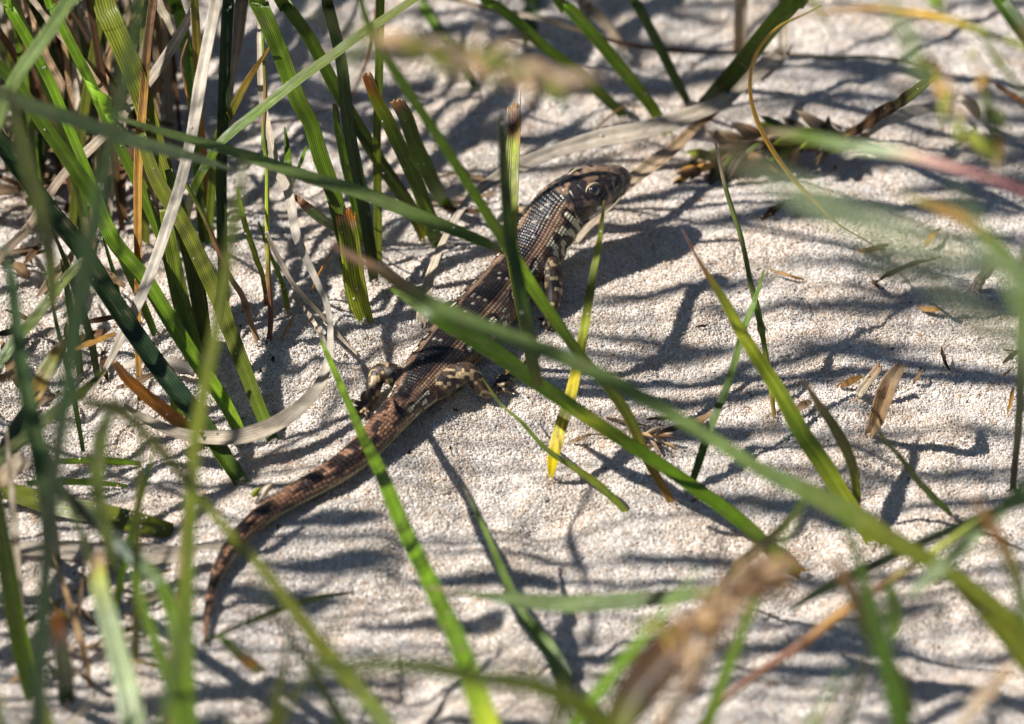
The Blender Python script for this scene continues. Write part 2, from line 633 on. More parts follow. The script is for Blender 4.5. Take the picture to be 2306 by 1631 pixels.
for key, px in LIMBS.items():
    L4 = limb_pts(px)
    sm_, _ = spline(L4, 46)
    V, F, _f = ring_tube(sm_[:, :3] + np.array([0, 0, 1e-4]), sm_[:, 3], sm_[:, 3], 20)
    add_shape(V, F)
    add_shape(*ball(sm_[0, :3], sm_[0, 3]))
    add_shape(*ball(sm_[-1, :3], (sm_[-1, 3] * 1.25, sm_[-1, 3] * 1.25, sm_[-1, 3] * .8)))
    limb_samples.append(sm_)
    for toe in TOES[key]:
        n = len(toe)
        T4 = []
        for k, (x, y) in enumerate(toe):
            hh = [.55, .85, .62, .4, .3][min(k, 4)] if k < n - 1 else .28
            p = at_height(x, y, hh)
            T4.append([*p, .33 - .10 * k / (n - 1)])
        t4, _ = spline(np.array(T4), 16)
        V, F, _f = ring_tube(t4[:, :3], t4[:, 3], t4[:, 3], 10)
        add_shape(V, F)
        add_shape(*ball(t4[-1, :3], t4[-1, 3], nu=8, nv=6))
        limb_samples.append(t4)
        claw_specs.append((t4[-1, :3], norm(t4[-1, :3] - t4[-4, :3])))

tmp_me = bpy.data.meshes.new('lizard_tmp')
tmp_me.from_pydata([tuple(p) for p in np.vstack(bm_v)], [], bm_f)
tmp = bpy.data.objects.new('lizard_tmp', tmp_me)
COL.objects.link(tmp)
rm = tmp.modifiers.new('r', 'REMESH')
rm.mode = 'VOXEL'
rm.voxel_size = .105
smo = tmp.modifiers.new('s', 'SMOOTH')
smo.factor = .5
smo.iterations = 5
dg = bpy.context.evaluated_depsgraph_get()
ev = tmp.evaluated_get(dg)
em = ev.to_mesh()
nv = len(em.vertices)
LV = np.empty(nv * 3, np.float32)
em.vertices.foreach_get('co', LV)
LV = LV.reshape(-1, 3).astype(float)
LN = np.empty(nv * 3, np.float32)
em.vertex_normals.foreach_get('vector', LN)
LN = LN.reshape(-1, 3).astype(float)
nl = len(em.loops)
li = np.empty(nl, np.int32)
em.loops.foreach_get('vertex_index', li)
assert nl == 4 * len(em.polygons)
LF = li.reshape(-1, 4)
ev.to_mesh_clear()
bpy.data.objects.remove(tmp, do_unlink=True)
bpy.data.meshes.remove(tmp_me)

# where each skin vertex sits: s along the spine, phi round it (0 = back, + = right flank), or on which limb
kk = np.empty(nv, int)
for a in range(0, nv, 20000):
    d2 = ((LV[a:a + 20000, None, :] - AX[None, :, :]) ** 2).sum(-1)
    kk[a:a + 20000] = d2.argmin(1)
dv = LV - AX[kk]
cx, cz, ct_ = (dv * FR[kk]).sum(1), (dv * FU[kk]).sum(1), (dv * FT[kk]).sum(1)
vs = S[kk] + ct_
phi = np.degrees(np.arctan2(cx / np.maximum(AA[kk], .05), cz / np.maximum(AB[kk], .05)))
q_body = np.hypot(cx / AA[kk], cz / AB[kk])
q_limb = np.full(nv, 9.0)
u_limb = np.zeros(nv)
for k_, sm_ in enumerate(limb_samples):
    lo, hi = sm_[:, :3].min(0) - 2, sm_[:, :3].max(0) + 2
    sel = np.where(((LV > lo) & (LV < hi)).all(1))[0]
    if len(sel) == 0:
        continue
    d = np.sqrt(((LV[sel][:, None, :] - sm_[None, :, :3]) ** 2).sum(-1))
    j = d.argmin(1)
    q = d[np.arange(len(sel)), j] / sm_[j, 3]
    better = q < q_limb[sel]
    q_limb[sel[better]] = q[better]
    u_limb[sel[better]] = j[better] * .2 + k_ * 7
on_limb = q_limb < q_body * .98

front_amt = np.clip((vs - S_VENT) / 1.5, 0, 1)      # 0 on the tail, 1 on the trunk
head_amt = np.clip((vs - (S_EAR - .9)) / .5, 0, 1)
# scale grid
row_pitch = np.where(vs < S_VENT, .62, .43)
n_col = np.where(vs < S_VENT, np.clip(26 * np.clip(AA[kk] / 1.9, .35, 1), 8, 26).round(), 46)
srow = (vs - S_VENT) / row_pitch
col_f = (phi / 360.0 + .5) * n_col
ir, ic = np.floor(srow), np.floor(col_f)
fr_, fc_ = srow - ir, col_f - ic
edge = np.minimum(np.minimum(fr_, 1 - fr_) * 1.0, np.minimum(fc_, 1 - fc_) * 1.15)      # 0 on a groove
dome = np.clip(edge / .3, 0, 1) ** .7
cs = (ir + .5) * row_pitch + S_VENT                 # centre of the scale
cphi = ((ic + .5) / n_col - .5) * 360.0
r1, r2, r3 = _hash(ir, ic, 1), _hash(ir, ic, 2), _hash(np.floor(ir / 2), ic, 3)
tilt = np.clip(1 - fr_, 0, 1)                       # scales overlap backwards

# colour per scale
def lerp(a, b, t):
    return a * (1 - t[:, None]) + b * t[:, None]


C_BROWN = np.array([.092, .054, .034])
C_TAN = np.array([.31, .19, .12])
C_DARK = np.array([.012, .009, .009])
C_CREAM = np.array([.68, .60, .45])
C_RUFOUS = np.array([.20, .088, .038])
C_BELLY = np.array([.56, .50, .27])
wob = (vnoise(cs / 1.6, cphi / 40, 21) - .5) * 16
ap = abs(cphi + wob * .6)
skin = np.tile(C_BROWN, (nv, 1)) * (.7 + .6 * r1[:, None])
sm01 = lambda a, b, x: np.clip((x - a) / (b - a), 0, 1)
blotch = vnoise(cs / 1.25 + 5, cphi / 60, 22)
# back band: dark with brown between the blotches
apb = abs(cphi + 9 + wob * .6)
band = 1 - sm01(29, 33, apb)
skin = lerp(skin, np.tile(C_DARK, (nv, 1)) * 1.5, band * np.where(blotch > .3, .97, .72))
skin = np.where(((band > .5) & (r2 > .955))[:, None], C_CREAM * .5, skin)
# pale stripe
st1 = sm01(28, 33, ap) * (1 - sm01(50, 56, ap))
skin = lerp(skin, np.tile(C_TAN, (nv, 1)) * (.75 + .45 * r1[:, None]), st1 * .85)
# flank: rufous with dark eyes that hold a white dot
fl = sm01(54, 60, ap) * (1 - sm01(104, 112, ap))
skin = lerp(skin, np.tile(C_RUFOUS, (nv, 1)) * (.7 + .6 * r1[:, None]), fl * .8)
for row_phi, off in ((57, .0), (82, 1.3), (103, .4)):
    per = 2.7
    ms, mp_ = (vs + cs) * .5, (phi + cphi) * .5
    u = (ms - S_VENT + off) / per
    iu = np.floor(u)
    sgn_ = (phi > 0) * 7.0
    du = (u - iu - .5) * per + (_hash(iu, sgn_ + row_phi, 6) - .5) * 1.0
    big = .75 + .6 * _hash(iu, sgn_ + row_phi, 7)
    rr = np.hypot(du / .95, (abs(mp_) - row_phi + 10 * (_hash(iu, sgn_ + row_phi, 8) - .5)) / 15.0) / big + .25 * (vnoise(ms / .5, mp_ / 14, 80) - .5) + 9 * (_hash(iu, sgn_ + row_phi, 11) > .86)
    skin = lerp(skin, np.tile(C_DARK, (nv, 1)), np.where(rr < 1.0, .93, 0) * (front_amt > .1) * (q_limb > 1.7))
    skin = lerp(skin, np.tile(C_CREAM, (nv, 1)) * 1.3, np.where(rr < .5, .97, 0) * (front_amt > .1) * (q_limb > 1.7))
low = sm01(104, 114, ap)
skin = lerp(skin, np.tile(C_BELLY, (nv, 1)) * (.7 + .5 * r1[:, None]), low * .9)
skin = np.where(((fl > .4) & (r3 > .9))[:, None], C_CREAM * .75, skin)
# tail
tail = 1 - front_amt
tcol = np.tile(C_TAN, (nv, 1)) * np.array([1.05, .88, .78]) * (.5 + .75 * r1[:, None])
tdash = vnoise(cs / 1.7, cphi / 30 + 40, 23)
tcol = lerp(tcol, np.tile(C_DARK, (nv, 1)) * 1.5, np.where((ap < 62) & (tdash > .47), .92, .0))
tcol = lerp(tcol, np.tile(C_DARK, (nv, 1)) * 2, np.where((ap > 76) & (ap < 100) & (tdash > .45), .8, 0))
tcol = lerp(tcol, np.tile(C_BELLY, (nv, 1)) * (.75 + .4 * r1[:, None]), sm01(98, 108, ap))
skin = lerp(skin, tcol, tail)
# neck and shoulder: black net with cream bars
nk = sm01(S_SHOULDER - 2.0, S_SHOULDER + 1.0, vs) * sm01(46, 58, ap) * (1 - head_amt)
bars = vnoise(vs / .62 + .004 * phi, phi / 21, 24)
nkc = np.where((bars > .52)[:, None], C_CREAM * np.array([1.0, 1.0, .9]), C_DARK * (1 + r1[:, None]))
nkc = lerp(nkc, np.tile(C_BELLY, (nv, 1)) * .9, sm01(112, 128, ap) * .8)
skin = lerp(skin, nkc, nk * .95)
# grooves between scales
body_scale = (1 - head_amt)
groove = 1 - (1 - dome) * .88
skin_b = skin * groove[:, None]

# head shields
hp = np.column_stack([vs, phi * .034, np.zeros(nv)])
seeds = np.column_stack([rng.uniform(S_EAR - 1, S_TIP + .5, 110), rng.uniform(-180, 180, 110) * .034])
hs_ = np.where(head_amt > 0)[0]
d = np.sqrt(((hp[hs_, None, :2] - seeds[None, :, :]) ** 2).sum(-1))
o2 = np.sort(d, 1)[:, :2]
near_seed = d.argmin(1)
gap = np.full(nv, 1.0)
gap[hs_] = np.clip((o2[:, 1] - o2[:, 0]) / .16, 0, 1)
sid = np.zeros(nv)
sid[hs_] = _hash(near_seed, near_seed * 0 + 3, 4)
mott = vnoise(vs / .42, phi / 17, 31) * .6 + vnoise(vs / 1.3, phi / 46, 32) * .55
hcol = lerp(np.tile(np.array([.185, .115, .07]), (nv, 1)), np.tile(C_DARK, (nv, 1)) * 1.4, sm01(.48, .68, mott))
hcol = hcol * (.75 + .5 * sid[:, None])
aph = abs(phi)
snout = sm01(S_TIP - 2.2, S_TIP - .4, vs)
hcol = lerp(hcol, np.tile(C_DARK, (nv, 1)) * 2.4, snout * .45)
rim = sm01(S_TIP - .55, S_TIP - .1, vs)
hcol = lerp(hcol, np.tile(np.array([.42, .34, .22]), (nv, 1)), rim * .8)
# dark temple behind the eye, pale lips, black-rimmed throat
temple = sm01(56, 66, aph) * (1 - sm01(98, 106, aph)) * (1 - sm01(S_EYE - 1.2, S_EYE - .4, vs))
hcol = lerp(hcol, np.tile(C_DARK, (nv, 1)) * 1.5, temple * np.where(sid > .62, .35, .9))
lip = sm01(100, 106, aph) * (1 - sm01(126, 132, aph))
lipc = np.where((vnoise(vs / .55, phi * 0 + 3, 33) > .56)[:, None], C_DARK * 3, np.array([.55, .50, .40]))
hcol = lerp(hcol, lipc, lip * .9)
hcol = lerp(hcol, np.tile(np.array([.52, .50, .36]), (nv, 1)), sm01(130, 138, aph))
mouth = np.exp(-((aph - 116) / 2.6) ** 2) * sm01(S_EAR + .9, S_EAR + 1.3, vs)
hcol = lerp(hcol, np.tile(C_DARK, (nv, 1)), mouth * .85)
dsp = [(S_EYE - 1.55, 94, .30), (S_EYE - .95, 104, .22), (S_EYE - 2.3, 110, .3)]
for s0, p0, rr0 in dsp:
    q = np.hypot(vs - s0, (aph - p0) * .045)
    hcol = lerp(hcol, np.tile(np.array([.74, .68, .58]), (nv, 1)), (q < rr0) * .95)
q = np.hypot((vs - (S_EAR + .1)) / .62, (aph - 100) * .045 / .5)
hcol = lerp(hcol, np.tile(C_DARK, (nv, 1)) * .8, (q < 1) * .9)          # ear opening
q = np.hypot(vs - (S_TIP - .75), (aph - 62) * .02)
hcol = lerp(hcol, np.tile(C_DARK, (nv, 1)) * .6, (q < .17) * 1.0)       # nostril
skin_h = hcol * (1 - (1 - gap[:, None]) * .45)
col = lerp(skin_b, skin_h, head_amt)

# limbs
lg1 = vnoise(LV[:, 0] / .55 + LV[:, 2] / .7, LV[:, 1] / .6, 41)
lg2 = _hash(np.floor(LV[:, 0] / .33), np.floor(LV[:, 1] / .33), 5)
lm = np.tile(np.array([.10, .057, .03]), (nv, 1)) * (.55 + .8 * lg2[:, None])
lm = lerp(lm, np.tile(C_DARK, (nv, 1)) * 1.6, sm01(.40, .52, lg1) * .9)
spot = vnoise(LV[:, 0] / .5, LV[:, 1] / .5 + LV[:, 2] / .7, 42)
lm = lerp(lm, np.tile(np.array([.52, .38, .20]), (nv, 1)), sm01(.67, .72, spot) * .95)
lm = lerp(lm, np.tile(C_BELLY, (nv, 1)) * .8, np.clip((-LN[:, 2] - .35) * 3, 0, 1))
tri = (np.sin(LV[:, 0] * 17) * np.sin(LV[:, 1] * 17 + 1) * np.sin(LV[:, 2] * 17))
lm = lm * (.8 + .6 * tri[:, None])
col = np.where(on_limb[:, None], lm, col)

disp = np.where(on_limb, .035 * tri, (1 - head_amt) * (.10 * dome + .05 * tilt * dome - .08) + head_amt * (-.085 * (1 - gap) - .09 * np.exp(-((aph - 116) / 2.6) ** 2) * sm01(S_EAR + .9, S_EAR + 1.3, vs)))
disp *= np.clip(AA[kk] / 1.2, .2, 1)
LV2 = LV + LN * disp[:, None]
M_SKIN = lizard_material()
liz_me = mesh('lizard', LV2, LF, True, np.clip(col, .004, .85))
film = np.where(on_limb | (head_amt > .5), 0.0, np.where((abs(cphi) < 70) & (_hash(ir, ic, 10) > .78), 180 + 420 * _hash(ir, ic, 9), 0.0))
rough = np.where(on_limb, .5, np.where(head_amt > .5, .33, .25 + .2 * r2))
for nm_, va_ in (('film', film), ('rough', rough)):
    at_ = liz_me.attributes.new(nm_, 'FLOAT', 'POINT')
    at_.data.foreach_set('value', va_.astype(np.float32))
liz = link('lizard', liz_me, M_SKIN)
tag(liz, 'brown spotted young lizard crawling on the sand with head raised', 'lizard')

# eyes: look for the skin seen at the eye, mirror it for the far side
q = LV - EYE
zz = q @ V_DIR
ppx = 1153.0 + (q @ V_RIGHT) / zz * DIST * PXMM
ppy = 815.5 - (q @ V_UP) / zz * DIST * PXMM
cand = np.where((np.hypot(ppx - 1343, ppy - 427) < 5) & ((LN @ V_DIR) < 0))[0]
e_i = cand[np.argmin(zz[cand])]
e_n = norm(norm(LN[e_i]) * .4 + FR[iq] * .75 + FU[iq] * .25)
e_p = LV[e_i] - e_n * .36
M_EYE = plain('eye_black', (.006, .005, .005), .06, .8, 1.0, noise=.1)
M_IRIS = plain('eye_iris', (.05, .03, .016), .2, .6, .5)
M_LID = plain('eyelid_skin', (.36, .28, .18), .45, .5, noise=.4, scale=3000)


def mirror(p, pt=True):
    c = AX[iq]
    v = (p - c) if pt else p
    v = v - 2 * (v @ FR[iq]) * FR[iq]
    return v + c if pt else v


for sgn in (1, -1):
    p_, n_ = (e_p, e_n) if sgn == 1 else (mirror(e_p), mirror(e_n, False))
    t_ = norm(FT[iq] - n_ * (FT[iq] @ n_))
    b_ = np.cross(n_, t_)
    V, F = ball(p_ - n_ * .1, (.86, .82, .72), (t_, b_, n_), 24, 16)
    eye = link('eye', mesh('eye', V, F), M_IRIS, liz)
    V, F = ball(p_ + n_ * .17, (.66, .64, .60), (t_, b_, n_), 24, 14)
    link('pupil', mesh('pupil', V, F), M_EYE, eye)
    # lids: a fold above and one below
    for up in (1, -1):
        pts = []
        for k in range(13):
            f = math.pi * k / 12
            o_ = t_ * math.cos(f) * 1.02 + b_ * math.sin(f) * .80 * up * (1 if b_ @ V_UP > 0 else -1)
            pts.append(p_ + o_ + n_ * (.22 - .12 * abs(math.cos(f))))
        sm_, _ = spline(np.array(pts), 24)
        rad = .075 + .065 * np.sin(np.linspace(0, math.pi, 24)) * (1.25 if up == 1 else .8)
        V, F, _f = ring_tube(sm_ + np.array([0, 0, 1e-5]), rad, rad, 10)
        link('eyelid', mesh('eyelid', V, F), M_LID, liz)
M_CLAW = plain('claw_horn', (.03, .022, .016), .3)
for p_, d_ in claw_specs:
    pts = np.array([p_ - d_ * .1, p_ + d_ * .25, p_ + d_ * .5 - np.array([0, 0, .14])])
    sm_, _ = spline(pts, 6)
    V, F, _f = ring_tube(sm_, np.linspace(.13, .02, 6), np.linspace(.13, .02, 6), 6)
    link('claw', mesh('claw', V, F), M_CLAW, liz)


# ------------------------------------------------------------------ blades, stems, straws
PAL = {
    'mid': (.120, .195, .010), 'dark': (.056, .100, .011), 'deep': (0.022, 0.046, 0.011), 'bright': (.160, .285, .010), 'lime': (0.245, 0.367, 0.020),
    'olive': (0.170, 0.190, 0.016), 'dolive': (0.084, 0.106, 0.016), 'yellow': (.72, .60, .012), 'yg': (.38, .42, .03), 'yg_old': (0.313, 0.367, 0.041), 'teal': (.09, .155, .055), 'dteal': (.045, .085, .040),
    'sage': (.185, .25, .075), 'pale': (0.340, 0.394, 0.218), 'straw': (.50, .42, .31), 'greystraw': (.50, .43, .34), 'bleach': (.55, .49, .40), 'tan': (.40, .26, .13),
    'amber': (.42, .22, .04), 'orange': (.48, .20, .025), 'brown': (.13, .066, .028), 'rufous': (.22, .085, .04), 'darkbrown': (.045, .026, .013), 'pink': (.58, .36, .28), 'red': (.26, .07, .06),
    'gold': (.70, .40, .02), 'fawn': (.30, .21, .13),
}


def colours(col, t):
    if isinstance(col, str):
        return np.tile(np.array(PAL[col]), (len(t), 1))
    ks = np.array([c[0] for c in col])
    vs_ = np.array([PAL[c[1]] for c in col])
    return np.stack([np.interp(t, ks, vs_[:, i]) for i in range(3)], 1)


def resolve(pts):
    """(x, y, c): c mm nearer than the lizard; (x, y, 'g'): rooted in the sand; (x, y, 'gN'): resting N mm over it"""
    cs_ = [p[2] if len(p) > 2 else None for p in pts]
    P = [None] * len(pts)
    near = [None] * len(pts)
    for i, (p, c) in enumerate(zip(pts, cs_)):
        if isinstance(c, str):
            off = float(c[1:]) if len(c) > 1 else 0.0
            P[i] = at_ground(p[0], p[1], off)
            near[i] = DIST - (P[i] - EYE) @ V_DIR
        elif c is not None:
            near[i] = float(c) * (1.3 if c > 45 else 1.0)
    ks = [i for i in range(len(pts)) if near[i] is not None]
    for i in range(len(pts)):
        if near[i] is None:
            near[i] = float(np.interp(i, ks, [near[k] for k in ks]))
        if P[i] is None:
            q = at_near(pts[i][0], pts[i][1], near[i])
            if q[2] < ground_h(q[0], q[1]) + .25:
                q = at_ground(pts[i][0], pts[i][1], .35)
            P[i] = q
    return P, [c == 'g' for c in cs_]


GRP = {'grass_shoot': 'green grass blades growing from the sand', 'dry_grass_stalk': 'dead dry grass blades among the green ones',
       'grass_stalk': 'thin grass stalks', 'straw_fragment': 'bits of straw lying on the sand', 'dead_leaf': 'dead leaves lying on the sand'}
CATS = {'grass_shoot': 'grass blade', 'dry_grass_stalk': 'dry grass', 'grass_stalk': 'grass stalk', 'straw_fragment': 'straw', 'dead_leaf': 'dead leaf'}


def path_of(pts, w, n, ext=True):
    P, root = resolve(pts)
    w = list(w) if isinstance(w, (list, tuple)) else [w]
    ww = np.interp(np.linspace(0, 1, len(P)), np.linspace(0, 1, len(w)), w) if len(w) != len(P) else np.array(w, float)
    P = [np.asarray(p) for p in P]
    if root[0]:
        d = norm(P[0] - P[1])
        P.insert(0, P[0] + np.array([d[0], d[1], 0]) * 1.2 + np.array([0, 0, -3.5]))
        ww = np.r_[ww[0], ww]
    if root[-1]:
        d = norm(P[-1] - P[-2])
        P.append(P[-1] + np.array([d[0], d[1], 0]) * 1.2 + np.array([0, 0, -3.5]))
        ww = np.r_[ww, ww[-1]]
    P = np.array(P)
    tt = np.r_[0, np.cumsum(np.linalg.norm(np.diff(P, axis=0), axis=1))]
    tt = tt / tt[-1]
    # what leaves the frame goes on growing beyond it
    for e in (0, -1):
        x, y = pts[e][0], pts[e][1]
        if not ext or root[e] or not (y < -20 or x < -20 or x > 2312) or isinstance(pts[e][2] if len(pts[e]) > 2 else 0, str):
            continue
        d = norm(P[e] - P[1 if e == 0 else -2])
        if y < -20:
            d = norm(d + np.array([0, 0, .35]))
            L = rnd(70, 170)
        else:
            L = rnd(15, 45)
        droop = rnd(.05, .35)
        ex = [P[e] + d * L * f + np.array([d[0] * .3, d[1] * .3, -1]) * droop * L * f * f for f in (.33, .68, 1.0)]
        ex = [q if q[2] > 1 else np.array([q[0], q[1], 1.0]) for q in ex]
        wx = [ww[e] * 1.1, ww[e] * .9, ww[e] * .06]
        if e == 0:
            P, ww, tt = np.vstack([ex[::-1], P]), np.r_[wx[::-1], ww], np.r_[0, 0, 0, tt]
        else:
            P, ww, tt = np.vstack([P, ex]), np.r_[ww, wx], np.r_[tt, 1, 1, 1]
        n = int(n * 1.5)
    S_, _ = spline(np.column_stack([P, ww * .87 / PXMM, tt]), n)
    return S_[:, :4], np.clip(S_[:, 4], 0, 1)


def strip_mesh(name, Q, t, col, fold=.25, thick=.16, roll=0.0, twist=0.0, cut=(False, False), nu=13, rib=.035, sunny=0):
    """one blade: a folded, ribbed, closed leaf along the rows of Q (x, y, z, width)"""
    P, hw = Q[:, :3], Q[:, 3] * .5
    T = norm(np.gradient(P, axis=0))
    W = norm(np.cross(T, V_DIR))
    for i in range(1, len(W)):
        if W[i] @ W[i - 1] < 0:
            W[i] = -W[i]
    Nn = np.cross(W, T)
    flip = -1.0 if (Nn[len(Nn) // 2] @ V_DIR) > 0 else 1.0
    Nn = Nn * flip
    if sunny:
        # the leaf turns its face towards the light (or, for the dark ones, away from it)
        to_sun = -np.array(sun_dir)
        k = max(abs(roll), .38)
        lit = [float(np.mean((Nn * math.cos(s_) - W * math.sin(s_)) @ to_sun)) for s_ in (k, -k)]
        better = k if lit[0] > lit[1] else -k
        roll = better if sunny > 0 else -better
    ang = roll + twist * (t - .5)
    ca, sa = np.cos(ang)[:, None], np.sin(ang)[:, None]
    W, Nn = W * ca + Nn * sa, Nn * ca - W * sa
    hw = hw / np.maximum(np.cos(ang), .8)
    u = np.linspace(-1, 1, nu)
    ribs = np.where(np.arange(nu) % 2 == 0, 1.0, -1.0) * rib
    prof = fold * (np.abs(u) ** 1.4 - .4) + ribs
    th = thick * (1 - .75 * np.abs(u) ** 3)
    th_l = th[None, :] * np.clip(hw / .5, .25, 1.2)[:, None]
    base = P[:, None, :] + W[:, None, :] * (u[None, :] * hw[:, None])[..., None] + Nn[:, None, :] * (prof[None, :] * hw[:, None])[..., None]
    top = base + Nn[:, None, :] * (th_l * .5)[..., None]
    bot = base - Nn[:, None, :] * (th_l * .5)[..., None]
    for e, c in zip((0, -1), cut):
        if c:
            j = rng.uniform(-.5, .9, nu)[:, None] * (hw[e] * .8) * T[e][None, :] * (-1 if e == 0 else 1)
            top[e] += j
            bot[e] += j
    n = len(P)
    ring = np.concatenate([top, bot[:, ::-1]], 1)
    m = 2 * nu
    V = ring.reshape(-1, 3)
    i, j = np.meshgrid(np.arange(n - 1), np.arange(m), indexing='ij')
    a = i * m + j
    b = i * m + (j + 1) % m
    F = np.stack([a, b, b + m, a + m], -1).reshape(-1, 4)
    caps = []
    for k in range(nu - 1):
        caps.append((k + 1, k, m - 1 - k, m - 2 - k))
        o = (n - 1) * m
        caps.append((o + k, o + k + 1, o + m - 2 - k, o + m - 1 - k))
    F = np.vstack([F, np.array(caps)])
    uu = np.concatenate([(u + 1) / 2, (u[::-1] + 1) / 2])
    ln = np.r_[0, np.cumsum(np.linalg.norm(np.diff(P, axis=0), axis=1))]
    off = rnd(0, 40)
    UV = np.stack([np.tile(uu, n), np.repeat(ln + off, m)], 1)
    if callable(col):
        uj = np.concatenate([u, u[::-1]])
        s1, s2 = rnd(0, 50), rnd(0, 50)
        tj = t[:, None] + (vnoise(uj[None, :] * 3.2 + s1, ln[:, None] * .35 + s2, 70) - .5) * .09
        sp = vnoise(uj[None, :] * 5 + s2, ln[:, None] * .9 + s1, 71)
        C = col(np.clip(tj, 0, 1).ravel())
        brown = (np.clip((sp - .8) / .08, 0, 1) * .5).ravel()[:, None]
        C = C * (1 - brown) + np.array(PAL['fawn']) * .6 * brown
    else:
        C = np.repeat(col, m, 0)
    mid = np.tile(1 + .28 * np.exp(-(np.concatenate([u, u[::-1]]) / .16) ** 2), n)
    C = C * mid[:, None]
    return mesh(name, V, F, True, np.clip(C, 0, .9), UV), (top, bot, Nn)


def tube_mesh(name, Q, t, col, seg=9, nodes=()):
    P, r = Q[:, :3], Q[:, 3] * .5
    for nt_ in nodes:
        r = r * (1 + .55 * np.exp(-((t - nt_) / .012) ** 2))
    T = norm(np.gradient(P, axis=0))
    W = norm(np.cross(T, V_DIR + np.array([1e-3, 0, 0])))
    B = np.cross(T, W)
    a = np.linspace(0, 2 * math.pi, seg, endpoint=False)
    V = P[:, None, :] + (W[:, None, :] * np.cos(a)[None, :, None] + B[:, None, :] * np.sin(a)[None, :, None]) * r[:, None, None]
    n = len(P)
    i, j = np.meshgrid(np.arange(n - 1), np.arange(seg), indexing='ij')
    q = i * seg + j
    q2 = i * seg + (j + 1) % seg
    F = np.stack([q, q + seg, q2 + seg, q2], -1).reshape(-1, 4)
    V = np.vstack([V.reshape(-1, 3), P[:1], P[-1:]])
    k0, k1 = n * seg, n * seg + 1
    caps = [(k0, (j + 1) % seg, j, j) for j in range(seg)]
    FF = [tuple(f) for f in F] + [(k0, j, (j + 1) % seg) for j in range(seg)] + [(k1, (n - 1) * seg + (j + 1) % seg, (n - 1) * seg + j) for j in range(seg)]
    ln = np.r_[0, np.cumsum(np.linalg.norm(np.diff(P, axis=0), axis=1))]
    UV = np.vstack([np.stack([np.tile(np.linspace(0, 1, seg), n), np.repeat(ln, seg)], 1), [[0, 0], [0, ln[-1]]]])
    C = np.vstack([np.repeat(col, seg, 0), col[:1], col[-1:]])
    for nt_ in nodes:
        k = np.exp(-((np.r_[np.repeat(t, seg), 0, 1] - nt_) / .02) ** 2)[:, None] * .6
        C = C * (1 - k) + np.array(PAL['darkbrown']) * k
    return mesh(name, V, FF, True, C, UV)


def G(label, col, pts, w, name='grass_shoot', n=None, grains=0, ext=True, stem=False, nodes=(), group=None, **kw):
    """one traced blade, straw or stem, first point to last"""
    n = n or (26 + 6 * len(pts))
    Q, t = path_of(pts, w, n, ext)
    jit = np.zeros_like(Q[:, :3])
    lt = np.linspace(0, 1, len(Q))
    if name in ('dry_grass_stalk', 'dead_leaf', 'straw_fragment'):
        Q[:, 3] *= .84 + .34 * vnoise(lt * 11 + rnd(0, 99), lt * 0, 55)
    for k in range(3):
        jit[:, k] = (vnoise(lt * 7 + rnd(0, 99), lt * 0, 50 + k) - .5) * .12
    Q[:, :3] += jit
    spec = col
    C = colours(col, t)
    C = C * (.92 + .16 * vnoise(t * 9 + rnd(0, 99), t * 0, 60))[:, None]
    dry = name in ('dry_grass_stalk', 'straw_fragment', 'dead_leaf')
    mat = M_STRAW if dry else M_STEM if (stem or name == 'grass_stalk') else M_GRASS
    if stem or name == 'grass_stalk':
        me = tube_mesh(name, Q, t, C, nodes=nodes)
    else:
        kw.setdefault('fold', rnd(.12, .5))
        kw.setdefault('roll', rnd(-.45, .45))
        kw.setdefault('twist', rnd(-.35, .35))
        lead = spec if isinstance(spec, str) else spec[len(spec) // 2][1]
        kw.setdefault('sunny', -1 if lead in ('dark', 'deep', 'dteal', 'darkbrown') else 1)
        if dry:
            kw.setdefault('rib', .05)
        n = len(Q)
        k0 = rnd(0, 99)
        me, (top, bot, Nn) = strip_mesh(name, Q, t, lambda q: colours(spec, q) * (.86 + .28 * vnoise(q * 9 + k0, q * 0, 60))[:, None], **kw)
        if not grains and n > 30 and rng.random() < .6:
            grains = 2
        if grains:
            rr = rng.integers(3, n - 3, grains)
            cc = rng.integers(2, top.shape[1] - 2, grains)
            surface_grains(top[rr, cc] + Nn[rr] * .07, rng.uniform(.07, .15, grains))
    for e in (0, -1):
        if len(pts[e]) > 2 and pts[e][2] == 'g':
            r0 = at_ground(pts[e][0], pts[e][1])
            m_ = 110
            rr = np.abs(rng.normal(0, 1.0, m_))
            aa = rng.uniform(0, 2 * math.pi, m_)
            gx_, gy_ = r0[0] + rr * np.cos(aa), r0[1] + rr * np.sin(aa)
            surface_grains(np.stack([gx_, gy_, ground_h(gx_, gy_) + rng.uniform(0, .75, m_) * np.exp(-rr ** 2 / 1.1)], 1), rng.uniform(.075, .14, m_))
    o = link(name, me, mat)
    tag(o, label, CATS.get(name, name.replace('_', ' ')), group or GRP.get(name))
    return o


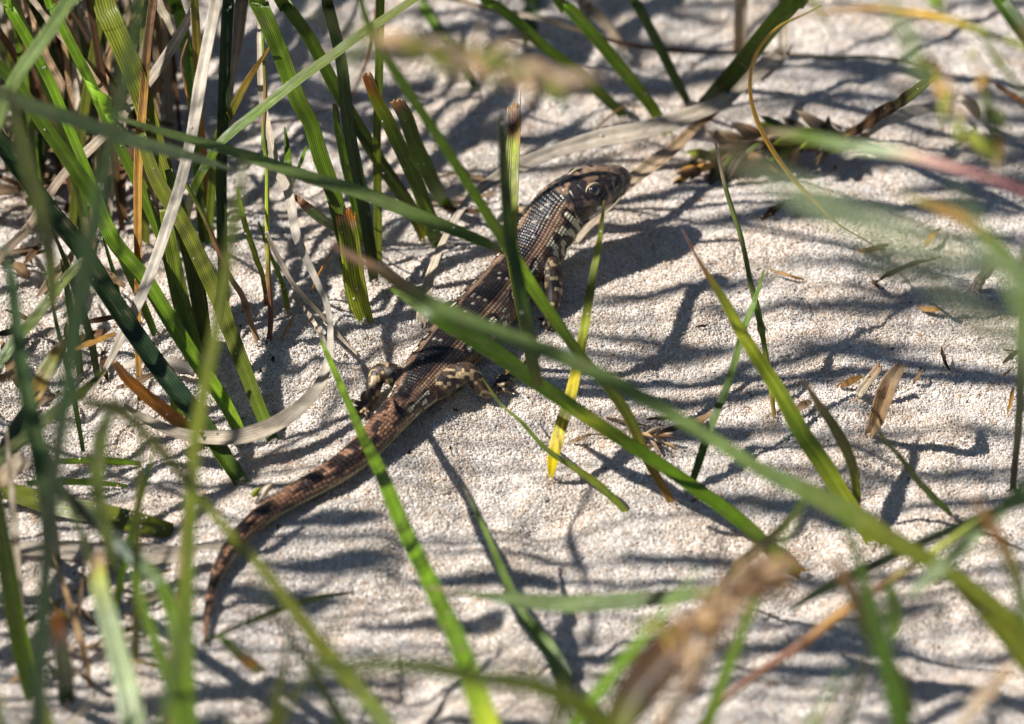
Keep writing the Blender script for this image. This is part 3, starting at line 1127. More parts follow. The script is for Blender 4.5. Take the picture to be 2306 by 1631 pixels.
# ------------------------------------------------------------------ tussock on the left, in focus
DRY = 'dry_grass_stalk'
G('broad olive blade behind the pale dead blade, upper left', [(0, 'olive'), (.6, 'olive'), (.85, 'mid'), (1, 'mid')], [(225, -40, 0), (246, 30), (279, 105), (314, 195), (349, 314), (390, 440), (428, 560), (453, 700), (466, 815, 'g')], [62, 60, 58, 56, 50, 46, 46, 42, 36], fold=.2, roll=.2, grains=3)
G('long pale dead blade slanting across the green tussock to a point', [(0, 'straw'), (.1, 'bleach'), (.8, 'bleach'), (1, 'straw')], [(490, -40, 18), (484, 20, 16), (454, 180, 14), (428, 330), (388, 480, 12), (332, 640), (272, 765, 12), (203, 896, 9)], [32, 31, 29, 27, 26, 25, 19, 3], DRY, fold=.35, roll=.15, twist=.1, ext=False)
G('dark blue-green folded blade running from left edge down to a cut foot', [(0, 'deep'), (.45, 'deep'), (.7, 'dteal'), (.9, 'mid'), (1, 'mid')], [(-30, 290, 12), (20, 352, 12), (105, 470), (181, 565), (235, 655), (303, 756), (383, 864), (453, 950), (505, 1030), (543, 1090, 'g')], [44, 44, 46, 48, 50, 50, 50, 46, 42, 38], fold=.62, roll=-.25, grains=8)
G('fresh green blade with a yellow foot under the dead loop', [(0, 'mid'), (.7, 'bright'), (.9, 'lime'), (1, 'yg')], [(-20, 130, 16), (42, 195, 14), (105, 286), (167, 376), (216, 453, 8), (258, 543), (325, 625), (383, 718), (446, 815), (505, 905), (552, 1005, 'g')], [30, 34, 36, 38, 38, 40, 40, 42, 40, 36, 30], fold=.3, roll=.1, grains=4)
G('slender green blade at upper left passing under the grey cross blades', [(0, 'bright'), (1, 'mid')], [(8, -30, 4), (18, 10), (63, 90), (115, 188), (157, 289), (209, 411), (272, 568, 4), (314, 665), (352, 762, 'g')], [24, 26, 27, 26, 25, 24, 24, 22, 18], roll=.2)
G('green blade left of the broad olive one, bent at its base', [(0, 'bright'), (.4, 'mid'), (1, 'mid')], [(100, -30, 3), (118, 10), (157, 90), (209, 195), (245, 280), (285, 360), (330, 455), (372, 560), (402, 690), (425, 800, 'g')], [24, 26, 27, 28, 28, 28, 28, 26, 26, 22], roll=-.2)
G('sage green blade crossing the top left corner, slightly blurred', 'sage', [(190, -45, 44), (153, 5, 42), (105, 80), (38, 175), (0, 262), (-40, 360, 36)], [36, 36, 36, 34, 30, 24], fold=.2)
G('wide ribbed green blade with a kink, centre of the tussock', [(0, 'mid'), (.8, 'mid'), (1, 'olive')], [(566, -40, 4), (585, 5), (627, 105), (673, 227), (700, 275), (722, 350), (752, 436), (772, 520), (790, 640), (800, 700, 'g')], [42, 43, 44, 43, 40, 43, 42, 40, 36, 30], fold=.25, roll=.15, grains=5)
G('short wide stub with a curled brown torn top in the sand gap', [(0, 'orange'), (.04, 'tan'), (.1, 'olive'), (.6, 'yg'), (1, 'mid')], [(779, 482, 2), (789, 540), (800, 620), (812, 680), (824, 728, 'g')], [52, 54, 54, 50, 42], cut=(True, False), fold=.28, roll=.12, grains=4, thick=.3)
G('dark upright blade left of the vertical ribbed blade', [(0, 'dark'), (.8, 'dark'), (1, 'mid')], [(728, -40, 2), (737, 10), (767, 139), (784, 290), (809, 418), (833, 560), (842, 640, 'g')], [27, 29, 30, 32, 32, 30, 24], fold=.45, roll=.35)
G('bright glowing sliver of blade beside the dark upright blade', [(0, 'darkbrown'), (.12, 'bright'), (1, 'bright')], [(757, 236, -2), (764, 300), (778, 370), (796, 450), (815, 560, 'g')], [14, 20, 22, 20, 16], cut=(True, False), roll=-.4)
G('long dark blade slanting from top to a yellow foot by the cut stubs', [(0, 'mid'), (.5, 'dark'), (.85, 'dolive'), (.96, 'yellow'), (1, 'yellow')], [(612, -40, 0), (640, 5), (697, 85), (760, 205), (805, 280), (857, 366), (920, 460), (962, 545, 'g')], [30, 32, 33, 34, 34, 36, 36, 32], fold=.3, roll=.2, grains=3)
G('straight vertical ribbed blade rising beside the torn stub', [(0, 'mid'), (1, 'olive')], [(860, -40, 4), (858, 5), (855, 139), (849, 314), (851, 453), (853, 598, 'g')], [22, 22, 22, 21, 22, 20], fold=.2, roll=.1, grains=4)
G('cut stub with an orange ragged top leaning left', [(0, 'tan'), (.05, 'orange'), (.13, 'yg'), (.35, 'mid'), (1, 'mid')], [(828, 168, 2), (850, 222), (880, 285), (912, 352), (948, 436), (978, 523), (988, 556, 'g')], [26, 32, 36, 37, 38, 38, 34], cut=(True, False), fold=.3, roll=.15, grains=6, thick=.25)
G('dark cut stub with a tan frayed top behind the orange-topped stub', [(0, 'tan'), (.07, 'brown'), (.12, 'mid'), (.7, 'mid'), (1, 'dark')], [(896, 228, -3), (915, 262), (935, 320), (962, 380), (990, 436), (1008, 466, 'g')], [36, 38, 40, 40, 36, 30], cut=(True, False), fold=.35, roll=-.1, grains=3, thick=.25)
G('stub with a burnt brown top standing before the lizard neck', [(0, 'tan'), (.02, 'rufous'), (.06, 'darkbrown'), (.09, 'amber'), (.13, 'yg'), (.6, 'olive'), (1, 'mid')], [(1159, 238, 6), (1159, 300, 7), (1155, 400, 9), (1151, 530, 10), (1168, 650, 9), (1186, 740, 6), (1202, 835, 'g')], [34, 34, 35, 35, 32, 30, 26], cut=(True, False), fold=.5, roll=-.2, twist=.1, grains=6, thick=.25)
G('dark blurred leaf standing before the stub and the lizard shoulder', [(0, 'dolive'), (.5, 'dark'), (.85, 'dark'), (1, 'olive')], [(1128, 250, 44), (1131, 330, 44), (1137, 430, 44), (1148, 540, 44), (1167, 640, 44), (1186, 735, 43), (1203, 835, 39), (1212, 872, 37)], [4, 20, 26, 30, 32, 32, 30, 24], fold=.3, roll=.3)
G('thin husk spike rising from the burnt stub top', 'straw', [(1172, 200, 3), (1170, 222, 3.5), (1169, 246, 4)], [3, 6, 8], 'grass_stalk')
G('olive cross blade slanting from top centre into the tussock', [(0, 'olive'), (.5, 'mid'), (1, 'olive')], [(975, -40, 10), (927, 2, 8), (868, 42), (805, 82), (753, 122), (680, 174), (592, 244), (520, 300), (488, 335), (440, 420, 6), (412, 520, 'g1')], [18, 20, 22, 24, 25, 26, 26, 25, 22, 22, 20], fold=.3, roll=.2, ext=False)
G('short olive blade with an orange tip meeting the cross blade', [(0, 'amber'), (.35, 'olive'), (1, 'mid')], [(607, 108, 2), (560, 181), (520, 258), (490, 318), (478, 420), (470, 560, 'g')], [6, 18, 22, 22, 22, 20], roll=.3)
G('dark upright blade with one lit edge behind the pale dead blade', [(0, 'deep'), (.5, 'dark'), (1, 'dark')], [(516, -40, -6), (512, 10), (505, 139), (498, 314), (496, 440), (500, 600), (505, 735, 'g')], [30, 30, 30, 28, 28, 26, 20], fold=.55, roll=.5)
G('green blade behind the straw at top of the tussock', [(0, 'bright'), (1, 'dark')], [(380, -40, -8), (395, 10), (411, 70), (430, 209), (444, 380), (455, 560, 'g')], [32, 32, 32, 28, 26, 22], fold=.4, roll=.1)
G('narrow brownish blade between olive blade and pale dead blade', [(0, 'olive'), (.5, 'amber'), (1, 'brown')], [(436, -40, 0), (440, 40), (445, 140), (448, 250), (462, 380), (478, 560, 'g')], [20, 22, 22, 20, 18, 16], roll=.3)
G('upright ribbed green blade at the heart of the tussock', [(0, 'olive'), (.5, 'mid'), (1, 'bright')], [(372, 470, 4), (385, 540, 4), (404, 640), (428, 730), (450, 812), (462, 850, 'g')], [26, 34, 38, 38, 34, 28], fold=.5, roll=-.1, grains=4)
G('green blade just right of the tussock heart with a paler midrib', [(0, 'mid'), (.6, 'olive'), (1, 'mid')], [(380, 380, 3), (402, 470), (430, 560), (444, 650), (458, 740), (462, 820, 'g')], [20, 28, 34, 36, 32, 26], fold=.45, roll=.35)
G('olive ribbed blade arching down to the sand right of the tussock', [(0, 'olive'), (.6, 'olive'), (.9, 'mid'), (1, 'dolive')], [(318, 300, 4), (352, 400), (412, 500), (455, 590), (496, 680), (530, 770), (566, 865), (602, 960), (618, 1000, 'g')], [26, 38, 42, 42, 42, 40, 36, 34, 30], fold=.15, roll=.1, grains=3)
G('cut olive blade with an orange edge above the dead loop', [(0, 'tan'), (.15, 'orange'), (.5, 'amber'), (.62, 'olive'), (1, 'mid')], [(258, 815, 16), (285, 848), (330, 890), (383, 932), (440, 978), (485, 1005, 'g')], [16, 28, 32, 36, 38, 36], cut=(True, False), fold=.3, roll=-.1, grains=2)
G('small lime shoot beside the orange-edged blade', [(0, 'bright'), (1, 'yg')], [(380, 880, 8), (394, 915), (412, 950, 'g')], [6, 16, 18])
G('dead blade curled in a wide loop on the sand', [(0, 'straw'), (.25, 'straw'), (.4, 'bleach'), (.6, 'bleach'), (.75, 'straw'), (1, 'greystraw')],
  [(279, 912, 15), (331, 948, 15), (401, 978, 15), (471, 988, 15.5), (558, 983, 16), (645, 944, 14.5), (712, 882, 12), (738, 822, 9), (745, 760, 7), (738, 690, 5), (708, 620, 4), (671, 535, 3), (652, 436, 1), (627, 383), (606, 296), (590, 209), (585, 90, -4), (583, -30, -6)],
  [8, 22, 28, 32, 36, 34, 27, 20, 15, 14, 17, 22, 24, 24, 22, 18, 12, 10], DRY, fold=.45, roll=.25, twist=.6, n=130, grains=4)
G('thin dead strand running beside the loop to the sand', [(0, 'greystraw'), (.6, 'straw'), (1, 'straw')], [(600, 520, 3), (622, 570), (662, 640, 1), (715, 700, -1), (760, 752, 'g.6'), (806, 800, 'g.4')], [10, 12, 12, 11, 11, 8], DRY, fold=.6)
G('short dead strand joining the loop from behind', 'straw', [(655, 665, 'g.8'), (690, 700, 'g1.4'), (720, 745, 5), (738, 800, 8)], [7, 10, 12, 10], DRY)
G('reddish jointed stem leaning right at the tussock foot', [(0, 'mid'), (.4, 'rufous'), (1, 'tan')], [(415, 405, 6), (464, 500, 5), (516, 620), (545, 665), (565, 725), (583, 780, 'g')], [10, 12, 14, 16, 15, 14], 'grass_stalk', nodes=(.66,))
G('upright red-brown jointed stem with green sheath', [(0, 'bright'), (.2, 'rufous'), (.32, 'mid'), (.55, 'yg'), (.75, 'rufous'), (1, 'rufous')], [(592, 80, 0), (598, 209), (594, 300), (602, 383), (602, 523), (604, 620), (610, 714), (606, 776, 'g')], [9, 11, 12, 11, 13, 14, 15, 13], 'grass_stalk', nodes=(.32, .9))
G('yellow-green shoot against the red-brown stem', [(0, 'lime'), (.7, 'yg'), (1, 'rufous')], [(535, 420, 3), (548, 490, 3), (570, 560), (592, 620), (600, 690, 'g1')], [6, 14, 15, 13, 10])
G('small lime shoot standing free right of the red-brown stem', [(0, 'mid'), (.6, 'lime'), (1, 'yellow')], [(582, 500, 2), (604, 560), (625, 610), (643, 660), (648, 702, 'g')], [5, 9, 11, 12, 13])
G('tiny green leaf spike near the red-brown stem', 'mid', [(640, 285, -2), (646, 330, -2), (650, 390, -2), (655, 440, 'g')], [4, 14, 20, 12])
G('small green sprig forking off the wide ribbed blade', 'bright', [(690, 330, -3), (680, 360, -3), (664, 400), (655, 425, 'g')], [5, 10, 10, 8])
G('small green leaf with a brown tip half buried behind the ribbed blade', [(0, 'rufous'), (.2, 'mid'), (1, 'mid')], [(664, 442, 1), (690, 464, 1), (720, 488), (760, 520, 'g')], [12, 24, 26, 20], cut=(True, False))
G('orange-brown split stalk standing vertical in the tussock', [(0, 'brown'), (.15, 'brown'), (.3, 'amber'), (1, 'amber')], [(352, -40, 0), (346, 10), (334, 105), (326, 209), (314, 349), (312, 453), (312, 533), (313, 640), (312, 777), (318, 918, 'g')], [22, 22, 23, 23, 21, 19, 18, 17, 15, 14], DRY, fold=.8, roll=.3, twist=.2)
G('grey-brown dead blade slanting behind the tussock to the left edge', [(0, 'greystraw'), (1, 'fawn')], [(440, 10, -6), (425, 45), (348, 167), (244, 296), (139, 401), (70, 505), (5, 575), (-40, 640, 'g2')], [24, 26, 27, 28, 28, 28, 26, 22], DRY, fold=.15, roll=.1)
G('brown dead leaf slanting down right at top left', [(0, 'straw'), (1, 'tan')], [(58, -20, -10), (122, 60), (180, 130), (215, 180), (252, 228, -5)], [14, 16, 17, 16, 8], DRY)
G('wide tan dead leaf hanging behind upper left blades', [(0, 'fawn'), (.5, 'tan'), (1, 'fawn')], [(30, -30, -16), (62, 30), (92, 90), (112, 140), (138, 190), (142, 225, -14)], [34, 34, 26, 24, 32, 8], DRY, fold=.5)
G('tan dead leaf standing between the dark blades at top', [(0, 'fawn'), (1, 'straw')], [(552, -40, -14), (545, 10), (538, 87), (528, 150), (520, 230, -10)], [34, 34, 26, 16, 6], DRY)
G('pale straw blade slanting behind the olive blade at top', 'straw', [(345, -30, -12), (368, 20), (384, 55), (398, 100, -12)], [20, 20, 16, 6], DRY)
G('crumpled orange thread hanging by the pale dead blade', [(0, 'rufous'), (.5, 'brown'), (1, 'orange')], [(427, 78, -3), (412, 120), (408, 150), (418, 195), (428, 245, -3)], [5, 7, 6, 8, 5], 'grass_stalk')
G('thin reddish strand lying across the sand behind the tussock', 'rufous', [(510, 275, 'g4'), (600, 276, 'g3'), (662, 270, 'g2'), (753, 240, 'g1')], [3, 6, 7, 4], 'grass_stalk')
G('thin orange stalk leaning behind the vertical ribbed blade', 'orange', [(850, -30, -22), (846, 30), (830, 122), (795, 218, 'g')], [8, 9, 9, 7], 'grass_stalk')
G('small orange twig poking from sand beside the loop', 'orange', [(752, 562, -5), (722, 610, -5), (700, 660, 'g1')], [4, 6, 5], 'grass_stalk')
G('second small orange twig leaning on the red-brown stem foot', 'orange', [(668, 704, -2), (650, 730, -2), (634, 768, 'g.5')], [4, 6, 5], 'grass_stalk')
G('pale flat dead leaf lying lit behind the dark folded blade', 'bleach', [(278, 826, 'g2'), (320, 815, 'g2.6'), (380, 820, 'g2.4'), (438, 836, 'g1.6')], [18, 30, 34, 30], 'dead_leaf', fold=.1, roll=.3)
G('small tan three-cornered dead leaf behind the pale dead blade', 'tan', [(214, 596, 6), (250, 622, 6), (281, 646, 6)], [4, 20, 10], 'dead_leaf')
G('tan straw bit propped in the litter left of the dead blade tip', 'amber', [(170, 787, 14), (215, 768, 14), (258, 752, 14)], [10, 15, 12], 'straw_fragment', cut=(True, True))
G('tan straw bit at the left edge under the olive blade', 'tan', [(-20, 862, 24), (10, 848, 24), (32, 838, 24)], [16, 18, 14], 'straw_fragment')
G('tan straw bit lying behind the large teal blade', 'fawn', [(82, 913, 'g2'), (110, 898, 'g3'), (136, 884, 'g3')], [14, 20, 12], 'straw_fragment')
G('olive blade rising from the left edge behind the teal blades', [(0, 'olive'), (1, 'mid')], [(190, 580, 22), (167, 608, 22), (122, 660), (75, 722), (30, 775), (-20, 860, 24)], [10, 22, 27, 27, 27, 26], roll=.1)
G('wide olive blade with an orange edge low at left', [(0, 'amber'), (.4, 'olive'), (1, 'amber')], [(150, 762, 30), (128, 800, 30), (103, 845), (84, 885), (74, 915, 30)], [12, 34, 42, 34, 8], roll=.1)
G('dark olive blade crossing low left behind the teal blade', 'dolive', [(240, 830, 40), (180, 888, 42), (122, 928), (60, 985), (5, 1030), (-40, 1085, 44)], [14, 26, 30, 32, 34, 34], roll=.2)
G('deep shaded green blade at the left edge below the crossing', 'deep', [(92, 880, 30), (60, 930, 30), (30, 985), (0, 1040), (-30, 1100, 34)], [10, 40, 50, 52, 50])
G('cut straw end poking in at the left edge', [(0, 'straw'), (1, 'tan')], [(62, 1032, 38), (35, 1052, 38), (0, 1078), (-40, 1105, 38)], [38, 46, 50, 50], DRY, cut=(True, False), fold=.3)
G('thin green blade lying flat, its end on the sand at left', 'mid', [(130, 1040, 'g3'), (200, 1037, 'g2.5'), (260, 1038, 'g1.6'), (316, 1045, 'g.4')], [14, 17, 18, 10], fold=.2, n=50)
G('second thin green blade lying flat just above the wide fallen leaf', [(0, 'dark'), (.5, 'mid'), (1, 'lime')], [(60, 1090, 'g3'), (132, 1086, 'g3'), (210, 1087, 'g2.2'), (286, 1094, 'g.6')], [14, 16, 16, 8], n=50)
G('wide fallen leaf lying flat with sand on its end', [(0, 'dark'), (.2, 'olive'), (1, 'olive')], [(-40, 1090, 'g3'), (30, 1110, 'g2.6'), (105, 1132, 'g2.2'), (209, 1155, 'g1.6'), (314, 1178, 'g1'), (390, 1196, 'g.1')], [38, 46, 52, 56, 50, 36], fold=.12, roll=.15, grains=46)
G('grey flat straw lying under the lizard tail', [(0, 'greystraw'), (1, 'straw')], [(10, 1234, 'g1.6'), (60, 1236, 'g1.4'), (157, 1240, 'g1'), (279, 1246, 'g.7'), (418, 1250, 'g.5'), (505, 1240, 'g.2')], [30, 36, 42, 46, 44, 34], DRY, fold=.12, roll=.1, cut=(True, True))

# ------------------------------------------------------------------ near blades on the left, out of focus
G('tall blurred teal blade running the whole left side', [(0, 'sage'), (.3, 'teal'), (.55, 'teal'), (.7, 'dteal'), (.85, 'teal'), (1, 'dteal')],
  [(316, -50, 112), (308, 20, 112), (292, 130, 112), (270, 230), (246, 330), (223, 436), (203, 533), (185, 638), (167, 728), (152, 850), (132, 986, 104), (116, 1095), (105, 1230), (98, 1350), (88, 1490), (84, 1660, 92)],
  [26, 26, 28, 30, 34, 38, 42, 44, 42, 40, 40, 40, 40, 40, 42, 42], roll=.2, fold=.3, n=110)
G('stout teal blade tapering to a point at the left edge', [(0, 'teal'), (.5, 'dark'), (1, 'teal')], [(10, 545, 58), (18, 590), (28, 650), (38, 745), (50, 840), (70, 940), (92, 1060), (108, 1150, 62), (118, 1260, 'g')], [6, 18, 28, 34, 40, 44, 46, 44, 38], roll=.1)
G('dark then bright green blade bending at a pale joint, lower left', [(0, 'dark'), (.12, 'deep'), (.3, 'dteal'), (.6, 'mid'), (.68, 'sage'), (.75, 'mid'), (1, 'mid')], [(118, 1070, 60), (150, 1112, 60), (195, 1156), (255, 1212), (314, 1266), (362, 1312, 66), (388, 1379), (402, 1450), (415, 1560), (425, 1660, 66)], [26, 32, 36, 38, 38, 36, 34, 36, 44, 50], roll=.1)
G('tall blurred olive blade joining the stout blade at bottom left', [(0, 'dolive'), (.5, 'olive'), (1, 'mid')], [(556, 330, 82), (540, 430), (523, 533), (505, 638), (484, 760), (460, 880), (440, 986), (432, 1090), (425, 1230), (417, 1379), (416, 1500), (420, 1660, 76)], [10, 20, 25, 28, 29, 30, 31, 32, 34, 42, 50, 60], roll=.15, n=90)
G('blurred green blade slanting in from left of the olive one, bottom', 'mid', [(296, 1270, 76), (310, 1320), (336, 1405), (368, 1490), (396, 1572), (412, 1660, 76)], [6, 18, 26, 34, 42, 46], roll=.2)
G('thick cut blade with a brown frayed tip at bottom left', [(0, 'fawn'), (.05, 'tan'), (.13, 'yg'), (.3, 'pale'), (1, 'pale')], [(222, 1252, 66), (226, 1310), (250, 1396), (280, 1500), (300, 1590), (316, 1690, 72)], [26, 40, 48, 54, 60, 62], cut=(True, False), fold=.7, roll=-.25, thick=.3)
G('green blade with one dark face at the bottom left edge', [(0, 'dark'), (.5, 'mid'), (1, 'lime')], [(-12, 1060, 52), (0, 1135), (14, 1239), (34, 1361), (55, 1470), (78, 1580, 'g')], [14, 32, 46, 50, 48, 38], fold=.8, roll=.2)
G('short dark cut stub with an orange rim at bottom left', [(0, 'orange'), (.12, 'brown'), (.25, 'dark'), (1, 'deep')], [(127, 1386, 60), (134, 1430, 58), (142, 1500), (148, 1580, 'g')], [30, 36, 40, 38], cut=(True, False), fold=.6, thick=.3)
G('yellow-green blade end low in the bottom left corner', 'yg', [(92, 1540, 70), (102, 1580, 70), (118, 1660, 66)], [8, 18, 26])
G('blurred olive blade slanting over the lizard tail', [(0, 'dolive'), (.3, 'olive'), (.6, 'olive'), (.85, 'olive'), (1, 'sage')], [(150, 880, 86), (202, 906, 84), (270, 925), (331, 979), (383, 1038), (453, 1124, 74), (523, 1204), (593, 1281), (655, 1361), (715, 1441), (767, 1505), (830, 1575), (890, 1660, 78)], [10, 28, 30, 25, 24, 22, 24, 26, 28, 36, 42, 40, 34], roll=.15, n=90)
G('dark olive blade blurred over the left edge clutter', 'dolive', [(18, 200, 70), (35, 262), (60, 360), (92, 470), (112, 580), (120, 690, 60)], [14, 30, 40, 40, 34, 20])
G('blurred olive blade behind the teal blade, mid left', 'dolive', [(262, 900, 66), (230, 980, 66), (222, 1080), (236, 1180), (262, 1300, 66)], [14, 36, 38, 30, 14])
G('sage blade crossing above the lizard, its tip ending at its neck', [(0, 'sage'), (.7, 'sage'), (.95, 'mid'), (1, 'rufous')], [(255, 262, 30), (310, 280, 30), (366, 297), (453, 321), (558, 352), (697, 400), (798, 430), (927, 481), (1032, 523), (1100, 552, 22), (1134, 572, 20)], [6, 14, 19, 24, 28, 32, 34, 34, 30, 22, 6], fold=.3, roll=-.15)
G('blurred pale sage blade ending under the crossing blade', [(0, 'sage'), (1, 'pale')], [(-40, 195, 58), (10, 215), (70, 240), (174, 273), (314, 321), (420, 350), (524, 382, 44)], [28, 32, 36, 38, 34, 26, 6], roll=.2)
G('vivid green blade in front, rising from the bottom edge', [(0, 'lime'), (.15, 'mid'), (.5, 'bright'), (.65, 'mid'), (.8, 'bright'), (1, 'yg')], [(722, 765, 18), (742, 805, 20), (788, 910, 26), (823, 990), (857, 1062, 38), (910, 1187), (962, 1296), (1004, 1385), (1042, 1470), (1074, 1556), (1110, 1660, 74)], [4, 14, 20, 26, 34, 40, 43, 46, 50, 56, 60], fold=.3, roll=.12, grains=3, n=80)
G('dark green blade bent low to right over the tail end', 'dolive', [(452, 1452, 46), (495, 1428, 46), (558, 1402), (645, 1368), (720, 1346), (800, 1335, 40)], [12, 13, 15, 16, 15, 5])
G('short broad amber blade end on the sand below the tail tip', [(0, 'mid'), (.35, 'olive'), (.6, 'amber'), (1, 'yg')], [(496, 1432, 52), (520, 1454, 52), (555, 1484), (590, 1512, 'g1')], [14, 28, 32, 26])

# ------------------------------------------------------------------ middle
G('pale-tipped broad blade slanting blurred across the lizard back', [(0, 'pink'), (.06, 'tan'), (.14, 'sage'), (.4, 'sage'), (.6, 'sage'), (.75, 'olive'), (1, 'olive')],
  [(745, 545, 62), (790, 578, 62), (858, 615), (962, 679), (1067, 728), (1171, 768), (1276, 810), (1380, 860), (1485, 918, 60), (1600, 985), (1722, 1062), (1820, 1107), (1924, 1162), (1994, 1208), (2075, 1252), (2168, 1309), (2245, 1370), (2350, 1470, 66)],
  [6, 18, 28, 36, 38, 38, 38, 36, 34, 32, 36, 46, 54, 50, 42, 38, 40, 44], fold=.25, roll=.1, n=120)
G('sharper green blade with a yellow joint passing below the pale-tipped one', [(0, 'mid'), (.2, 'dark'), (.42, 'mid'), (.47, 'yg'), (.52, 'mid'), (.85, 'bright'), (.94, 'amber'), (1, 'yg')], [(880, 650, 26), (980, 716, 30), (1067, 764), (1136, 810), (1206, 862), (1276, 910), (1345, 957), (1450, 1024), (1551, 1092), (1645, 1158), (1701, 1206), (1752, 1258), (1812, 1302, 'g')], [10, 34, 46, 44, 38, 36, 35, 34, 34, 36, 34, 32, 30], fold=.35, roll=.1, n=90)
G('thin bright blade arching from top past the lizard neck', [(0, 'mid'), (.2, 'bright'), (.55, 'lime'), (.65, 'mid'), (.85, 'olive'), (1, 'orange')], [(806, -40, 50), (814, 5, 48), (834, 62), (875, 136), (945, 244), (1014, 349), (1084, 460), (1140, 548, 32), (1206, 655), (1276, 756), (1318, 812), (1372, 872), (1420, 944), (1462, 1040), (1518, 1142, 'g')], [16, 17, 20, 23, 25, 25, 26, 32, 30, 28, 26, 28, 28, 24, 18], fold=.35, roll=.1, n=90)
G('upright yellow blade stuck in the sand beside the lizard', [(0, 'tan'), (.06, 'yg'), (.3, 'olive'), (.42, 'yg'), (.55, 'yellow'), (.68, 'olive'), (.75, 'yellow'), (.95, 'yellow'), (1, 'orange')], [(1361, 452, 15), (1352, 530), (1336, 620), (1316, 740), (1292, 870), (1264, 965), (1246, 1040, 17), (1240, 1088, 'g')], [5, 13, 19, 24, 29, 33, 28, 8], fold=.3, roll=.1, grains=10)
G('needle-thin blade lying from the hind foot to lower right', [(0, 'olive'), (.4, 'mid'), (.6, 'olive'), (1, 'mid')], [(1085, 850, 12), (1129, 910, 14), (1175, 950, 16), (1230, 1010), (1280, 1045), (1353, 1096), (1418, 1162, 'g')], [3, 7, 9, 12, 15, 20, 16], roll=.1)
G('leaf blade standing at bottom centre, rounded at its base', [(0, 'fawn'), (.1, 'mid'), (.5, 'mid'), (.8, 'sage'), (1, 'sage')], [(1038, 1086, 34), (1060, 1128), (1088, 1185), (1122, 1260), (1157, 1337), (1189, 1396), (1234, 1456), (1268, 1515), (1280, 1560, 'g')], [2, 6, 12, 19, 24, 30, 40, 44, 26], fold=.2, roll=.2, grains=4)
G('horizontal light green blade with dew specks at bottom centre', [(0, 'pink'), (.12, 'sage'), (.7, 'sage'), (1, 'mid')], [(966, 1324, 50), (1067, 1339), (1171, 1352), (1276, 1360), (1380, 1355), (1485, 1347), (1570, 1338), (1680, 1320, 56)], [4, 14, 34, 44, 42, 38, 32, 20], fold=.15, roll=-.1, grains=26)
G('blurred olive blade lying low along the bottom', [(0, 'dolive'), (.6, 'dolive'), (1, 'olive')], [(690, 1500, 110), (763, 1502), (858, 1497), (962, 1504), (1067, 1525), (1206, 1548), (1300, 1590), (1380, 1660, 110)], [20, 30, 34, 36, 40, 44, 50, 54])

# ------------------------------------------------------------------ behind the lizard
G('long grey-tan dead leaf arching behind the lizard head down to its back', [(0, 'straw'), (.12, 'straw'), (.3, 'greystraw'), (.7, 'greystraw'), (.8, 'straw'), (1, 'straw')],
  [(1760, 122, -36), (1715, 155, -34), (1663, 197, -31), (1628, 228, -29), (1558, 258, -27), (1506, 277, -26), (1450, 294, -25), (1345, 314, -24), (1241, 345, -22), (1154, 383, -19), (1084, 425, -16), (1042, 467, -13), (1000, 540, -9), (970, 620, -6), (958, 680, -4), (948, 738, 'g')],
  [38, 42, 42, 40, 42, 46, 44, 42, 38, 34, 28, 22, 18, 26, 28, 24], DRY, fold=.25, roll=.35, twist=.3, n=110, grains=2)
G('stiff tan dead leaf lying from the bend down under the lizard chin', [(0, 'greystraw'), (.2, 'tan'), (1, 'straw')], [(1640, 226, -32), (1576, 279, -27), (1506, 343, -22), (1450, 385, -19), (1385, 442, -16.5), (1330, 498, 'g1'), (1295, 545, 'g.3')], [20, 28, 34, 36, 36, 32, 24], DRY, fold=.4, roll=.3, cut=(False, True))
G('green blade curving down behind the arching dead leaf', [(0, 'bright'), (.6, 'mid'), (1, 'dark')], [(1068, -35, -26), (1105, 2), (1160, 44), (1228, 106), (1297, 158), (1367, 224), (1412, 272, 'g')], [25, 27, 28, 28, 28, 28, 22], fold=.25, grains=3)
G('green blade with a bright yellow foot behind the dead leaf', [(0, 'bright'), (.55, 'mid'), (.7, 'lime'), (.85, 'yg'), (1, 'yellow')], [(1235, -35, -24), (1268, 2), (1330, 70), (1400, 152), (1452, 218), (1482, 262), (1508, 312, 'g')], [28, 30, 32, 33, 32, 30, 24], fold=.3, grains=4)
G('dark slim blade ending near the wide dark blade foot', [(0, 'mid'), (1, 'dark')], [(1412, -35, -28), (1428, 2), (1480, 100), (1522, 183), (1552, 240, 'g')], [24, 26, 27, 26, 20], fold=.4, grains=2)
G('wide dark green ribbed blade leaning right at top', [(0, 'mid'), (.3, 'mid'), (.6, 'dark'), (1, 'dark')], [(1830, -45, -14), (1787, 2), (1733, 64), (1673, 139), (1618, 202), (1585, 236), (1562, 262, 'g')], [46, 48, 48, 48, 46, 38, 24], fold=.3, roll=.1, grains=3)
G('split dead stalk standing at top behind the wide dark blade', [(0, 'greystraw'), (.5, 'straw'), (1, 'tan')], [(1674, -40, -38), (1672, 2), (1670, 60), (1668, 125, 'g')], [36, 37, 38, 36], DRY, fold=.8, thick=.4)
G('second dead stalk bent at top right of the split one', [(0, 'straw'), (1, 'greystraw')], [(1758, -40, -36), (1762, 2), (1765, 60), (1764, 124, -36)], [22, 24, 24, 22], DRY, fold=.7)
G('torn dead leaf flake at the bend of the dead leaf', 'straw', [(1786, 98, -36), (1772, 124, -36), (1748, 150, -35), (1715, 185, -33)], [3, 10, 14, 5], DRY)
